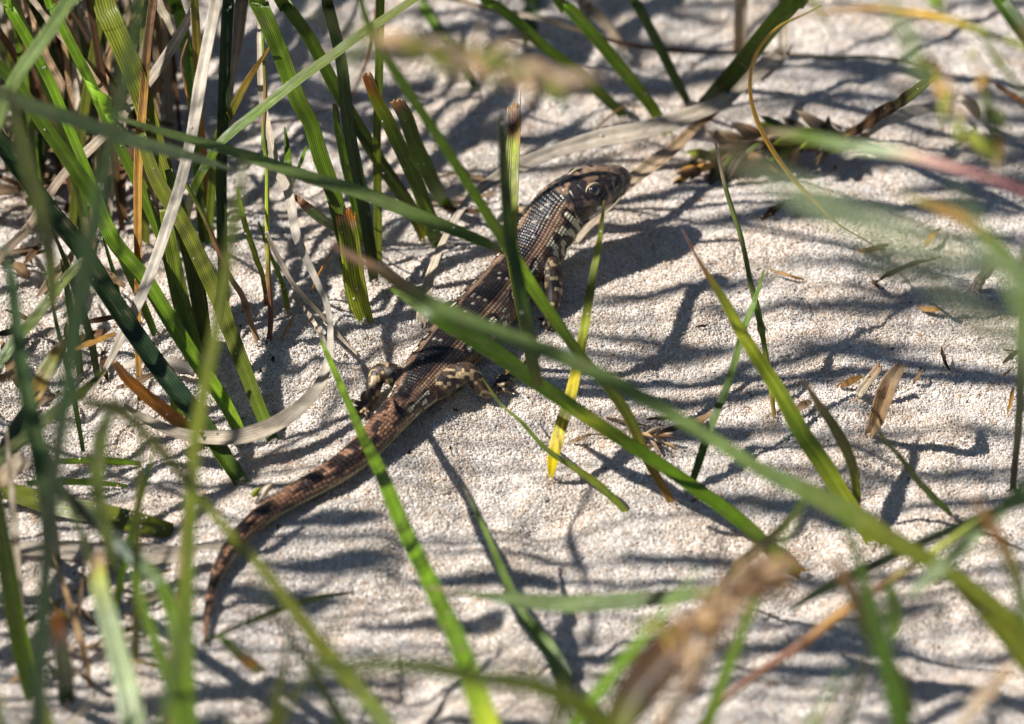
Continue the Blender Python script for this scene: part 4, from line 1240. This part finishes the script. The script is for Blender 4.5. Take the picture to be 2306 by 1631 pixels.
G('long thin dead strand stretched over the sand at top', [(0, 'fawn'), (.3, 'straw'), (.6, 'rufous'), (1, 'straw')], [(990, -10, 'g7'), (1102, 21, 'g6'), (1206, 40, 'g6'), (1311, 72, 'g6'), (1415, 101, 'g5'), (1551, 117, 'g4'), (1645, 119, 'g3'), (1740, 121, 'g2.2')], [14, 14, 14, 14, 12, 12, 12, 8], DRY, fold=.7, n=90)
G('thin olive strand continuing right from the dead leaf bend', [(0, 'fawn'), (.5, 'dolive'), (1, 'brown')], [(1750, 122, 'g2'), (1854, 128, 'g2'), (1950, 128, 'g2'), (2040, 138, 'g1'), (2105, 152, 'g.3')], [8, 10, 10, 10, 6], 'grass_stalk')
G('twisted dead blade slanting at top behind the yellow-footed blade', [(0, 'straw'), (1, 'fawn')], [(1306, -30, -46), (1322, 10), (1365, 52), (1395, 95), (1418, 136, 'g')], [38, 36, 30, 20, 10], DRY, fold=.6)
G('blurred dark green blade at top centre far behind', 'dark', [(1197, -40, -60), (1196, 20), (1190, 80), (1186, 118, 'g')], [40, 40, 38, 24])
G('dark green blade far behind above the blurred seed head', [(0, 'bright'), (1, 'dark')], [(920, -30, -52), (945, 5), (992, 76), (1040, 150), (1078, 222, 'g')], [26, 27, 26, 20, 12])
G('orange rootlet on the sand behind the lizard head', [(0, 'orange'), (1, 'tan')], [(1434, 236, 'g1.5'), (1400, 244, 'g2.4'), (1365, 268, 'g2.4'), (1340, 295, 'g2'), (1312, 345, 'g.6'), (1302, 362, 'g.4')], [3, 5, 5, 5, 4, 3], 'grass_stalk')
G('thin golden stalk curving like a hook at upper right', [(0, 'olive'), (.2, 'amber'), (.5, 'gold'), (.8, 'gold'), (1, 'amber')], [(1850, 12, 22), (1810, 32, 20), (1750, 63), (1704, 119), (1689, 192), (1700, 261), (1735, 333), (1787, 403), (1838, 458, 4), (1890, 505), (1975, 560, 'g')], [5, 6, 8, 9, 10, 12, 13, 12, 9, 5, 3], 'grass_stalk', n=90)

# ------------------------------------------------------------------ right side
G('green jointed stem bending between the hook stalk and the sharp blade', [(0, 'pink'), (.15, 'dolive'), (.45, 'dolive'), (.6, 'mid'), (.72, 'olive'), (1, 'amber')], [(1612, 320, 6), (1621, 360), (1634, 420), (1650, 475), (1669, 540), (1690, 635), (1706, 700), (1720, 770), (1735, 870), (1746, 955, 'g')], [6, 10, 12, 13, 13, 14, 18, 14, 13, 10], 'grass_stalk', nodes=(.6,))
G('slim dark green blade crossing the jointed stem', [(0, 'bright'), (.4, 'mid'), (1, 'dark')], [(1722, 608, 14), (1699, 683), (1674, 745), (1645, 847), (1611, 936), (1578, 1032), (1555, 1105, 'g')], [4, 13, 16, 18, 20, 21, 16])
G('long green blade with a fine pink tip slanting down the right half', [(0, 'pink'), (.1, 'rufous'), (.2, 'olive'), (.35, 'yg'), (.6, 'mid'), (.8, 'yg'), (1, 'dark')], [(1535, 515, 30), (1558, 560), (1585, 606), (1630, 676), (1672, 749), (1717, 822), (1767, 901), (1813, 981), (1857, 1044), (1895, 1105), (1940, 1172), (1968, 1232, 'g')], [3, 6, 12, 22, 30, 36, 40, 44, 46, 44, 38, 30], fold=.3, roll=.1, n=80)
G('narrow olive-brown blade right of the long pink-tipped one', [(0, 'fawn'), (.3, 'dolive'), (.6, 'olive'), (1, 'olive')], [(1808, 850, 40), (1841, 905), (1882, 967), (1917, 1035), (1930, 1110), (1925, 1200, 'g')], [4, 20, 28, 26, 22, 16])
G('thin green blade with a frayed pale end at right', [(0, 'dolive'), (.6, 'mid'), (.85, 'mid'), (1, 'pale')], [(1965, 945, 40), (1990, 985), (2022, 1022), (2064, 1077), (2102, 1120), (2145, 1166, 'g')], [4, 10, 13, 16, 18, 10])
G('dark straight stem low at the right edge', [(0, 'mid'), (.4, 'dark'), (1, 'darkbrown')], [(2306, 560, 48), (2304, 640), (2298, 800), (2292, 960), (2280, 1108, 'g')], [16, 18, 20, 20, 16])
G('very blurred pale sage blade over the right, upper', [(0, 'fawn'), (.2, 'pale'), (1, 'pale')], [(1595, 318, 205), (1680, 370), (1785, 425), (1900, 485), (2040, 530), (2160, 570), (2350, 640, 205)], [6, 26, 36, 38, 34, 28, 26])
G('very blurred pale green blade over the right, middle', 'pale', [(1905, 560, 215), (1970, 575), (2060, 602), (2135, 660), (2205, 718), (2290, 790), (2360, 860, 205)], [6, 22, 30, 32, 30, 26, 26])
G('blurred pale blade slanting out at the right edge', 'sage', [(2140, 420, 160), (2200, 500), (2262, 600), (2300, 690), (2330, 800, 160)], [8, 24, 32, 36, 36])
G('blurred stem fading from green to red at the right edge', [(0, 'fawn'), (.15, 'mid'), (.45, 'pale'), (.6, 'pink'), (.8, 'red'), (1, 'red')], [(1725, 296, 70), (1800, 306), (1862, 318), (1930, 332), (2029, 346), (2133, 374), (2238, 405), (2350, 446, 84)], [8, 26, 32, 32, 26, 20, 17, 17])
G('blurred brown-orange blade below the red stem', [(0, 'olive'), (.4, 'amber'), (.7, 'mid'), (1, 'dark')], [(2030, 438, 80), (2090, 458), (2151, 482), (2205, 518), (2262, 572), (2330, 650, 84)], [6, 20, 28, 30, 36, 40])
G('yellow-green stem bowed across the top right', [(0, 'fawn'), (.3, 'amber'), (.5, 'gold'), (.75, 'olive'), (1, 'olive')], [(1800, 36, 62), (1860, 26, 62), (1959, 18), (2064, 29), (2151, 50), (2238, 81), (2340, 120, 66)], [6, 12, 13, 17, 20, 19, 17], 'grass_stalk')
G('green blade with a reddish edge in the top right corner', [(0, 'mid'), (.5, 'dark'), (1, 'rufous')], [(2225, -50, 36), (2252, 0), (2280, 42), (2312, 85), (2360, 140, 40)], [30, 38, 42, 42, 38])
G('short lime blade tip at the top edge, right', 'lime', [(2085, -40, 70), (2105, -5), (2122, 15), (2132, 32, 70)], [26, 24, 18, 4])
G('thin olive stem slanting at the right, under the bowed stem', [(0, 'dolive'), (.4, 'olive'), (1, 'dark')], [(2200, 70, 76), (2226, 100), (2252, 138), (2276, 172), (2335, 245, 76)], [8, 14, 18, 10, 8])
G('very blurred greenish blade hanging at top right', 'sage', [(1985, -40, 150), (2020, 30), (2045, 80), (2056, 130), (2090, 165), (2115, 190, 150)], [14, 24, 28, 28, 26, 14])
G('dark blotched dead stalk leaning behind the spikelets', [(0, 'dolive'), (.35, 'darkbrown'), (.6, 'brown'), (1, 'darkbrown')], [(2110, 168, -6), (2064, 206, -8), (2020, 236), (1975, 264), (1935, 290), (1905, 308, 'g')], [20, 28, 29, 28, 26, 22], DRY, fold=.6, thick=.5)
G('bleached dead leaf lying below the dark stalk', [(0, 'bleach'), (.4, 'greystraw'), (1, 'bleach')], [(1918, 330, 'g1'), (1955, 300, 'g4'), (1994, 275, 'g5'), (2064, 249, 'g5'), (2133, 242, 'g4'), (2150, 244, 'g2')], [8, 20, 28, 32, 26, 10], 'dead_leaf', fold=.2)
G('pale shell-like dead leaf curl among the spikelets', [(0, 'bleach'), (1, 'straw')], [(2150, 216, 'g4'), (2175, 226, 'g6'), (2195, 244, 'g4'), (2204, 270, 'g1')], [10, 26, 30, 8], 'dead_leaf', fold=.7)
G('tan dead leaf standing curled on the sand at right', [(0, 'fawn'), (.5, 'tan'), (1, 'fawn')], [(2030, 824, 16), (2008, 858, 18), (1988, 908), (1972, 950), (1958, 985, 'g')], [28, 42, 46, 40, 26], 'dead_leaf', fold=.5, roll=.3, cut=(True, False))
G('short yellow straw end beside the curled tan leaf', [(0, 'tan'), (1, 'straw')], [(1982, 826, 6), (1958, 856, 6), (1934, 890, 'g.5')], [20, 25, 22], 'straw_fragment', cut=(True, True), thick=.5)
G('pale straw bit standing at far right above the shadow', 'straw', [(2242, 582, 'g5'), (2222, 612, 'g4'), (2198, 648, 'g.5')], [22, 28, 24], 'straw_fragment', cut=(True, True))
G('thin curved brown leaf on the sand at right', [(0, 'brown'), (.5, 'darkbrown'), (1, 'fawn')], [(1965, 638, 'g.4'), (2000, 616, 'g1.2'), (2050, 596, 'g1.6'), (2120, 578, 'g.6')], [4, 12, 12, 5], 'dead_leaf')
G('dark brown chip on the sand right of the lizard head', 'darkbrown', [(1712, 492, 'g.4'), (1738, 476, 'g1'), (1768, 456, 'g1')], [6, 20, 6], 'dead_leaf')
G('dead brown flake behind the yellow straw end', [(0, 'brown'), (1, 'amber')], [(1885, 872, 'g.5'), (1910, 862, 'g1'), (1940, 848, 'g1')], [8, 18, 10], 'dead_leaf')
G('reddish straw bit lying below the golden hook stalk foot', 'tan', [(1535, 965, 'g.5'), (1570, 950, 'g.8'), (1605, 928, 'g.5')], [8, 20, 10], 'straw_fragment')
G('tan straw bit beside the long pink-tipped blade', 'tan', [(1790, 925, 'g.8'), (1808, 914, 'g1.2'), (1826, 902, 'g.8')], [10, 20, 10], 'straw_fragment')
G('orange twig slanting in at the right edge', 'orange', [(2240, 192, 'g2'), (2270, 208, 'g2'), (2320, 240, 'g1')], [10, 14, 10], 'straw_fragment')
G('blurred straight orange-brown stem slanting over lower right', [(0, 'olive'), (.2, 'yg'), (.35, 'rufous'), (.5, 'amber'), (.65, 'rufous'), (1, 'brown')], [(2230, 1150, 60), (2168, 1198, 60), (2064, 1268), (1977, 1325), (1889, 1383), (1802, 1453), (1715, 1512), (1645, 1564), (1560, 1650, 60)], [10, 15, 18, 20, 22, 22, 21, 18, 12], 'grass_stalk', nodes=(.36, .62))
G('blurred sage blade slanting down from the right edge', 'sage', [(2350, 1060, 84), (2300, 1108), (2255, 1152), (2203, 1197), (2151, 1250), (2099, 1294), (2050, 1340, 84)], [34, 35, 35, 36, 36, 32, 10])
G('very dark straight blade crossing lower right', 'deep', [(2350, 1105, 58), (2290, 1130), (2186, 1172), (2064, 1226), (1970, 1270), (1868, 1318), (1778, 1372, 50)], [22, 24, 26, 26, 28, 28, 10])
G('dark olive thin blade crossing near the tan seed head', 'dolive', [(1812, 1128, 46), (1755, 1194), (1701, 1240), (1655, 1282), (1615, 1345, 'g')], [8, 18, 24, 22, 16])
G('blurred blade turning from tan to green, lower right', [(0, 'tan'), (.3, 'fawn'), (.5, 'mid'), (1, 'olive')], [(1878, 1255, 96), (1905, 1305), (1935, 1365), (1960, 1422), (1994, 1484), (2030, 1540), (2060, 1610, 80)], [12, 32, 34, 38, 38, 30, 14])
G('short bright blurred blade end beside the tan-to-green one', 'bright', [(2002, 1305, 88), (2012, 1345), (2016, 1390), (2010, 1440, 80)], [16, 38, 38, 14])
G('tan and green blurred blade near the lower right edge', [(0, 'tan'), (.3, 'amber'), (.6, 'olive'), (1, 'mid')], [(2195, 1120, 104), (2222, 1165), (2250, 1212), (2282, 1275), (2298, 1330), (2310, 1420, 96)], [10, 26, 30, 32, 30, 22])
G('blurred tan straw slanting at the bottom right corner', [(0, 'tan'), (1, 'straw')], [(2275, 1500, 100), (2240, 1545), (2203, 1583), (2150, 1660, 96)], [22, 32, 34, 34], DRY)
G('olive blade rising out of the bottom right corner', 'olive', [(2130, 1290, 62), (2190, 1345, 62), (2250, 1405), (2300, 1470), (2360, 1560, 62)], [10, 34, 44, 44, 40])


# ------------------------------------------------------------------ seed heads
def glume_mesh(name, awn=.0, fat=.22, seg=8):
    zz_ = np.array([0, .06, .2, .4, .62, .82, .95, 1.0] + ([1.25, 1.6 + awn] if awn else []))
    rr_ = np.array([.05, .45, .85, 1.0, .82, .48, .16, .035] + ([.022, .006] if awn else [])) * fat
    V, F = [], []
    for z_, r_ in zip(zz_, rr_):
        for j in range(seg):
            a = 2 * math.pi * j / seg
            keel = 1 + .25 * math.cos(a)
            V.append((r_ * math.cos(a) * keel + .06 * math.sin(z_ * 2.6), r_ * .72 * math.sin(a), z_))
    n = len(zz_)
    for i in range(n - 1):
        for j in range(seg):
            F.append((i * seg + j, i * seg + (j + 1) % seg, (i + 1) * seg + (j + 1) % seg, (i + 1) * seg + j))
    F.append(tuple(reversed(range(seg))))
    F.append(tuple(range((n - 1) * seg, n * seg)))
    me = bpy.data.meshes.new(name)
    me.from_pydata([tuple(c) for c in V], [], F)
    me.polygons.foreach_set('use_smooth', np.ones(len(me.polygons), bool))
    return me


GL_MATS = {k: plain('husk_' + k, PAL[v], .6, .3, noise=.45, scale=1200) for k, v in
           dict(fawn='fawn', tan='tan', brown='brown', olive='olive', dark='darkbrown', straw='straw', amber='amber', green='bright', pale='pale', dolive='dolive').items()}
GL_MESH = {}


def glume(kind, awn, fat):
    key = (kind, awn, fat)
    if key not in GL_MESH:
        me = glume_mesh('spikelet', awn, fat)
        me.materials.append(GL_MATS[kind])
        GL_MESH[key] = me
    return GL_MESH[key]


def seed_head(label, pts, w, stem_col, start, count, length, spread, kinds, awn=.6, fat=.2, group=None):
    """a stem (pts as for G) carrying husks from start (0..1 along it) to its end"""
    Q, t = path_of(pts, w, 60)
    base = Q[0, :3] if Q[0, 2] < Q[-1, 2] else Q[0, :3]
    root = bpy.data.objects.new('seed_head', None)
    COL.objects.link(root)
    root.empty_display_size = .002
    root.location = Vector(base * MM)
    tag(root, label, 'seed head', group)
    Q2 = Q.copy()
    Q2[:, :3] -= base
    st = link('stem', tube_mesh('stem', Q2, t, colours(stem_col, t)), M_STEM, root)
    T = norm(np.gradient(Q[:, :3], axis=0))
    for k in range(count):
        f = start + (1 - start) * (k + rnd(0, .8)) / count
        i = min(int(f * 59), 59)
        d = norm(T[i] + rng.normal(0, spread, 3))
        L = length * rnd(.7, 1.2)
        g = bpy.data.objects.new('spikelet', glume(kinds[int(rng.integers(len(kinds)))], awn, fat))
        COL.objects.link(g)
        g.parent = root
        g.location = Vector((Q2[i, :3] + rng.normal(0, .18, 3)) * MM)
        qn = Vector(d).to_track_quat('Z', 'X')
        g.rotation_mode = 'QUATERNION'
        g.rotation_quaternion = qn
        g.scale = (L * MM, L * MM, L * MM)
    return root


seed_head('blurred brown seed head floating across the top centre', [(690, 20, 125), (800, 75, 121), (900, 106, 118), (1060, 132, 116), (1190, 168, 116), (1270, 188, 116)], [8, 9, 10, 10, 8, 5], 'olive', .3, 90, 3.8, .36, ['fawn', 'olive', 'fawn', 'tan', 'dolive', 'olive'], .5, .17)
seed_head('fluffy tan seed head out of focus at lower right', [(1395, 1680, 104), (1440, 1580, 104), (1515, 1485, 104), (1600, 1400, 104), (1680, 1330, 104), (1735, 1288, 102)], [40, 44, 34, 22, 14, 8], [(0, 'olive'), (.25, 'darkbrown'), (.6, 'brown'), (1, 'tan')], .42, 150, 4.2, .6, ['tan', 'fawn', 'brown', 'tan', 'brown', 'amber'], 1.5, .10)  # dark brown stretch of the stem is shade put into its colour
seed_head('second tan seed head at the bottom edge beside the fluffy one', [(1470, 1720, 108), (1500, 1650, 108), (1530, 1590, 108), (1562, 1530, 107), (1580, 1490, 107)], [20, 18, 14, 10, 6], 'brown', .1, 40, 3.8, .4, ['tan', 'fawn', 'brown', 'amber', 'straw'], .9, .14)
G('broad sheath behind the fluffy seed head, coloured dark brown for shade', [(0, 'olive'), (.3, 'darkbrown'), (.75, 'brown'), (1, 'amber')], [(1375, 1680, 96), (1415, 1600, 96), (1465, 1530, 96), (1530, 1450, 97), (1575, 1395, 97), (1600, 1360, 97)], [60, 84, 96, 86, 52, 14], DRY, fold=.5)  # the dark browns stand for shade lying on the sheath
G('blurred orange-brown leaf tip left of the broad sheath', [(0, 'olive'), (1, 'brown')], [(1425, 1395, 120), (1465, 1410, 122), (1505, 1430, 124), (1545, 1455, 126)], [6, 26, 30, 14], DRY)
seed_head('blurred brown spikelets hanging at upper right', [(2070, 120, 80), (2110, 165, 84), (2138, 215, 86), (2160, 270, 88), (2190, 330, 88)], [6, 8, 8, 8, 5], 'olive', .1, 16, 3.6, .32, ['fawn', 'olive', 'amber', 'brown'], .2, .2)
seed_head('blurred greenish spikelets hanging at far upper right', [(2185, 110, 78), (2205, 150, 80), (2222, 200, 82), (2236, 260, 82), (2250, 345, 82)], [6, 8, 9, 9, 7], 'dolive', .1, 11, 3.3, .25, ['olive', 'amber', 'dolive', 'fawn'], .2, .18)
seed_head('blurred straw-coloured spikelet hanging from the top edge', [(1800, -60, 62), (1825, -10, 62), (1855, 40, 62), (1880, 82, 62)], [8, 9, 8, 5], 'olive', .2, 9, 3.2, .16, ['fawn', 'straw', 'olive', 'fawn'], .2, .2)
seed_head('small fresh green spikelet bud among the upper left blades', [(285, 300, 2), (262, 272, 3), (236, 246, 4), (208, 212, 4)], [8, 7, 6, 4], 'bright', .15, 7, 2.4, .13, ['green', 'pale', 'green', 'pale'], .7, .27)
seed_head('brown withered plume lying on the sand right of the dead leaf', [(1905, 330, 'g2'), (1850, 318, 'g4'), (1790, 318, 'g4'), (1720, 330, 'g3'), (1650, 350, 'g2'), (1610, 362, 'g1')], [9, 10, 10, 8, 7, 4], 'brown', .05, 95, 4.6, .42, ['brown', 'dark', 'olive', 'dolive', 'fawn', 'dark'], 1.2, .17)
seed_head('small brown husk on the sand left of the withered plume', [(1622, 374, 'g1'), (1590, 380, 'g1.4'), (1560, 394, 'g.8'), (1535, 408, 'g.4')], [8, 9, 7, 3], 'brown', .0, 12, 2.4, .25, ['brown', 'dark', 'amber', 'tan'], .8, .2)
seed_head('dark frayed plant scrap where the blotched stalk meets sand', [(1935, 300, 'g1'), (1915, 306, 'g2'), (1900, 300, 'g1.5'), (1882, 312, 'g.5')], [8, 8, 6, 4], 'darkbrown', .0, 16, 2.0, .8, ['dark', 'brown', 'amber'], 1.0, .12)
seed_head('dry pale spikelet scrap lying beside the lizard tail bend', [(566, 1130, 'g.4'), (580, 1118, 'g.9'), (594, 1108, 'g.9')], [5, 5, 4], 'fawn', .0, 4, 1.7, .12, ['fawn', 'olive', 'straw'], .0, .25)
seed_head('brown withered sprig lying right of the yellow blade', [(1440, 985, 'g1'), (1465, 975, 'g1.6'), (1490, 985, 'g1'), (1505, 1000, 'g.4')], [6, 6, 5, 3], 'brown', .0, 9, 2.1, .7, ['brown', 'fawn', 'tan'], .6, .12)


# ------------------------------------------------------------------ litter and small scraps
rng = np.random.default_rng(21)


WORD = dict(fawn='fawn', brown='brown', darkbrown='dark brown', tan='tan', straw='straw-pale', greystraw='grey', olive='olive', amber='amber', deep='blackish', dark='dark green', mid='green', dolive='dull olive', bright='bright green', sage='sage green', lime='lime green')


def litter(count, box, names, cols, length, width, label, group, lift=2.0, ang=(-180, 180), cat=None, dn='dead_leaf', hw=.35):
    for _ in range(count):
        x, y = rnd(box[0], box[2]), rnd(box[1], box[3])
        a = math.radians(rnd(*ang))
        L = rnd(*length)
        w_ = rnd(*width)
        cv = rnd(-.25, .25)
        pts = []
        l0, l1 = rnd(.1, lift), rnd(.1, lift)
        for k in range(4):
            f = k / 3 - .5
            px = x + L * (f * math.cos(a) - cv * (f * f - .1) * math.sin(a))
            py = y + L * .75 * (f * math.sin(a) + cv * (f * f - .1) * math.cos(a))
            pts.append((px, py, 'g%.2f' % (l0 + (l1 - l0) * k / 3 + .25 * lift * (1 - (2 * f) ** 2))))
        c = [(0, cols[int(rng.integers(len(cols)))]), (1, cols[int(rng.integers(len(cols)))])]
        am = math.degrees(a) % 180
        lab = '%s %s %s %s' % ('short' if L < length[0] * .67 + length[1] * .33 else 'long' if L > length[0] * .33 + length[1] * .67 else 'middling',
                               WORD[c[0][1]], label, 'lying level' if am < 25 or am > 155 else 'sloping down right' if am < 70 else 'sloping down left' if am > 110 else 'pointing away')
        if L * .5 < 20:
            lab = label
        G(lab, c, pts, [w_ * .5, w_, w_ * .9, w_ * .25], dn, n=18, group=group, fold=rnd(.1, .7), nu=9)


litter(64, (-30, 10, 350, 450), None, ['fawn', 'brown', 'darkbrown', 'tan', 'brown', 'fawn'], (90, 230), (14, 40), 'dead leaf in litter behind the upper left tussock', 'dead leaves heaped behind the tussock', 7, dn='dead_leaf')
litter(22, (-20, 560, 330, 900), None, ['brown', 'fawn', 'darkbrown', 'brown', 'tan'], (60, 170), (9, 26), 'dead leaf shaded by the left tussock', 'dead leaves in the shade at left', 4)
litter(20, (60, 1270, 370, 1560), None, ['fawn', 'tan', 'straw', 'brown', 'greystraw', 'olive'], (50, 170), (8, 20), 'straw bit in lower left litter', 'straw bits at the lower left', 3, dn='straw_fragment')
litter(10, (960, 380, 1130, 480), None, ['fawn', 'tan', 'straw', 'brown'], (60, 150), (5, 14), 'straw bit left of the lizard neck', 'straw bits by the neck', 1.2, ang=(-25, 25), dn='straw_fragment')
litter(7, (1250, 930, 1520, 1010), None, ['brown', 'fawn', 'tan'], (50, 120), (4, 12), 'straw bit right of the yellow blade', 'straw bits by the yellow blade', 1.2, ang=(-35, 20), dn='straw_fragment')
litter(10, (1700, 520, 2280, 1000), None, ['brown', 'darkbrown', 'tan', 'amber'], (24, 90), (5, 16), 'plant scrap on shaded sand at right', 'plant scraps on the sand at right', 1.5)
litter(26, (760, 60, 2280, 1580), None, ['brown', 'darkbrown', 'amber', 'fawn'], (10, 36), (3, 8), 'tiny brown plant scrap lying on the sand', 'tiny plant scraps over the sand', .6)
litter(12, (440, 760, 1300, 1300), None, ['darkbrown', 'deep', 'brown'], (8, 18), (5, 9), 'tiny dark chip lying on the sand', 'tiny dark chips over the sand', .4)


def filler(count, box, cols, label, group, k=(.45, .8), hh=(22, 52), ww=(18, 34), lean=(-.5, .25), names='grass_shoot'):
    for _ in range(count):
        x, y = rnd(box[0], box[2]), rnd(box[1], box[3])
        p = at_ground(x, y)
        h = rnd(*hh)
        lx, ly = rnd(*lean) * h, rnd(-.1, .9) * h
        pts3 = [p + np.array([lx * f ** 1.4, ly * f ** 1.3, h * f]) for f in (0, .35, .7, 1.0)]
        pts = []
        for i, q in enumerate(pts3):
            a, b = to_pix(q)
            pts.append((a, b, 'g' if i == 0 else DIST - (q - EYE) @ V_DIR))
        w_ = rnd(*ww)
        c = cols[int(rng.integers(len(cols)))]
        lab = '%s %s %s leaning %s' % ('low' if h < hh[0] * .67 + hh[1] * .33 else 'tall' if h > hh[0] * .33 + hh[1] * .67 else 'mid-height', WORD[c], label, 'left' if lx < -.12 * h else 'right' if lx > .08 * h else 'away')
        G(lab, c, pts, [w_ * .8, w_, w_ * .8, w_ * .15], names, n=26, group=group, nu=9)


rng = np.random.default_rng(31)
filler(26, (-60, 250, 330, 560), ['dark', 'deep', 'mid', 'dolive', 'olive'], 'blade deep in the upper left tussock', 'green blades deep in the tussock')
filler(44, (-60, 240, 420, 600), ['fawn', 'brown', 'tan', 'straw'], 'dead blade deep in the upper left tussock', 'dry blades deep in the tussock', names='dry_grass_stalk', ww=(10, 26))
filler(8, (-90, 700, 300, 1050), ['dark', 'mid', 'dolive'], 'blade low in the left clutter', 'green blades low at left', hh=(9, 24), ww=(12, 26))

rng = np.random.default_rng(43)
filler(4, (-80, 1430, 430, 1900), ['mid', 'bright', 'olive', 'sage', 'lime'], 'blurred blade at the lower left, in front', 'green blades in front at lower left', hh=(20, 40), ww=(14, 34), lean=(-.3, .35))
filler(4, (-60, 1300, 420, 1700), ['straw', 'tan', 'fawn'], 'blurred dead blade at the lower left, in front', 'dry blades in front at lower left', hh=(12, 28), ww=(8, 22), lean=(-.6, .5), names='dry_grass_stalk')


# ------------------------------------------------------------------ the meadow beyond the frame, plus unseen leaves added to streak the sand with shade
def meadow():
    VV, FF, CC, UU, k = [], [], [], [], 0
    spots = []
    for _ in range(26):
        spots.append((rnd(-150, -68), rnd(-100, -6), rnd(60, 120)))
    for _ in range(14):
        spots.append((rnd(-130, -68), rnd(-5, 60), rnd(35, 70)))
    for _ in range(60):
        spots.append((rnd(-120, -64), rnd(40, 95), rnd(28, 64)))
    for _ in range(60):
        spots.append((rnd(-60, 70), rnd(-150, -92), rnd(30, 70)))
    for _ in range(60):
        spots.append((rnd(64, 130), rnd(-90, 80), rnd(25, 60)))
    for _ in range(60):
        spots.append((rnd(-120, 120), rnd(92, 170), rnd(25, 70)))
    curves = []
    cot = math.cos(SUN_EL) / math.sin(SUN_EL)

    def shade_leaves(x0, x1, y0, y1, count):
        # unseen level leaves on thin stalks, added so their shade streaks the sand
        for _ in range(count):
            lx, ly, x = rnd(x0, x1), rnd(y0, y1), rnd(-122, -82)
            if lx < 17 and -30 < ly < 30 and x0 > 0:
                continue
            h = (lx - x) / cot
            y = ly - (lx - x) * math.tan(SUN_AZ)
            L, dy, w_ = rnd(14, 34), rnd(-.22, .3), rnd(1.5, 3.6)
            e = min(x + L * .5, -63)
            curves.append(np.array([[e - L, y - L * dy * .5, h - rnd(2, 9), w_ * .3], [e - L * .6, y - L * dy * .1, h, w_], [e - L * .25, y + L * dy * .3, h - 1, w_ * .9], [e, y + L * dy * .5, h - rnd(3, 10), w_ * .1]]))
            curves.append(np.array([[e - L - rnd(2, 12), y - L * dy * .5 - rnd(-5, 5), float(ground_h(x, y)) - 2, .5], [e - L - 3, y - L * dy * .5, h * .5, .42], [e - L, y - L * dy * .5, h - 6, .4], [e - L * .8, y - L * dy * .3, h - 1, .35]]))
    shade_leaves(4, 78, -72, 76, 120)
    shade_leaves(14, 76, -25, 46, 34)
    shade_leaves(-62, 0, 40, 84, 26)
    shade_leaves(-40, 4, -70, -20, 16)
    for x, y, h in spots:
        lx, ly = rnd(-.5, .5) * h, rnd(-.5, .5) * h
        if x < -60:
            lx = -abs(lx) * .6
        if x > 60:
            lx = abs(lx) * .6
        if y < -90:
            ly = -abs(ly) * .6
        z0 = float(ground_h(x, y)) - 2
        w_ = rnd(1.0, 2.4)
        curves.append(np.array([[x + lx * f ** 1.5, y + ly * f ** 1.5, z0 + (h + 2) * f, w_ * g] for f, g in ((0, .8), (.35, 1), (.7, .8), (1, .1))]))
    # blades whose shade would hit the head or dead leaf are left out
    to_sun = -np.array(sun_dir)
    keep = [at_height(x, y, h) for x, y, h in ((1215, 540, 7), (1250, 490, 9), (1300, 430, 11), (1345, 415, 11), (1385, 400, 10))]
    keep += [at_near(x, y, c) for x, y, c in ((1663, 197, -31), (1558, 258, -27), (1450, 294, -25), (1345, 314, -24), (1241, 345, -22), (1154, 383, -19), (1450, 385, -19), (1576, 279, -27))]
    for P in curves:
        D, _t = spline(P, 30)
        if P[:, 2].max() < 200 and any(np.linalg.norm(np.cross(D[:, :3] - q, to_sun), axis=1).min() < 2.4 for q in keep):
            continue
        Q, t = spline(P, 14)
        c = colours(['mid', 'dark', 'olive', 'straw', 'bright'][int(rng.integers(5))], t)
        me, _ = strip_mesh('tmp', Q, t, c, nu=7, roll=rnd(-.8, .8), twist=rnd(-.5, .5))
        n = len(me.vertices)
        v = np.empty(n * 3, np.float32)
        me.vertices.foreach_get('co', v)
        f = np.empty(len(me.loops), np.int32)
        me.loops.foreach_get('vertex_index', f)
        VV.append(v.reshape(-1, 3) / MM)
        FF.append(f.reshape(-1, 4) + k)
        k += n
        cc = np.empty(n * 4, np.float32)
        me.color_attributes['Col'].data.foreach_get('color', cc)
        CC.append(cc.reshape(-1, 4)[:, :3])
        m = v.reshape(-1, 3) / MM
        UU.append(np.stack([np.tile(np.r_[np.linspace(0, 1, 7), np.linspace(1, 0, 7)], n // 14), m[:, 2]], 1))
        bpy.data.meshes.remove(me)
    o = link('grass', mesh('grass', np.vstack(VV), np.vstack(FF), True, np.vstack(CC), np.vstack(UU)), M_GRASS)
    tag(o, 'green dune grass round the bare patch with unseen leaves added for shade', 'grass', kind='stuff')


rng = np.random.default_rng(53)
meadow()
finish_grains()
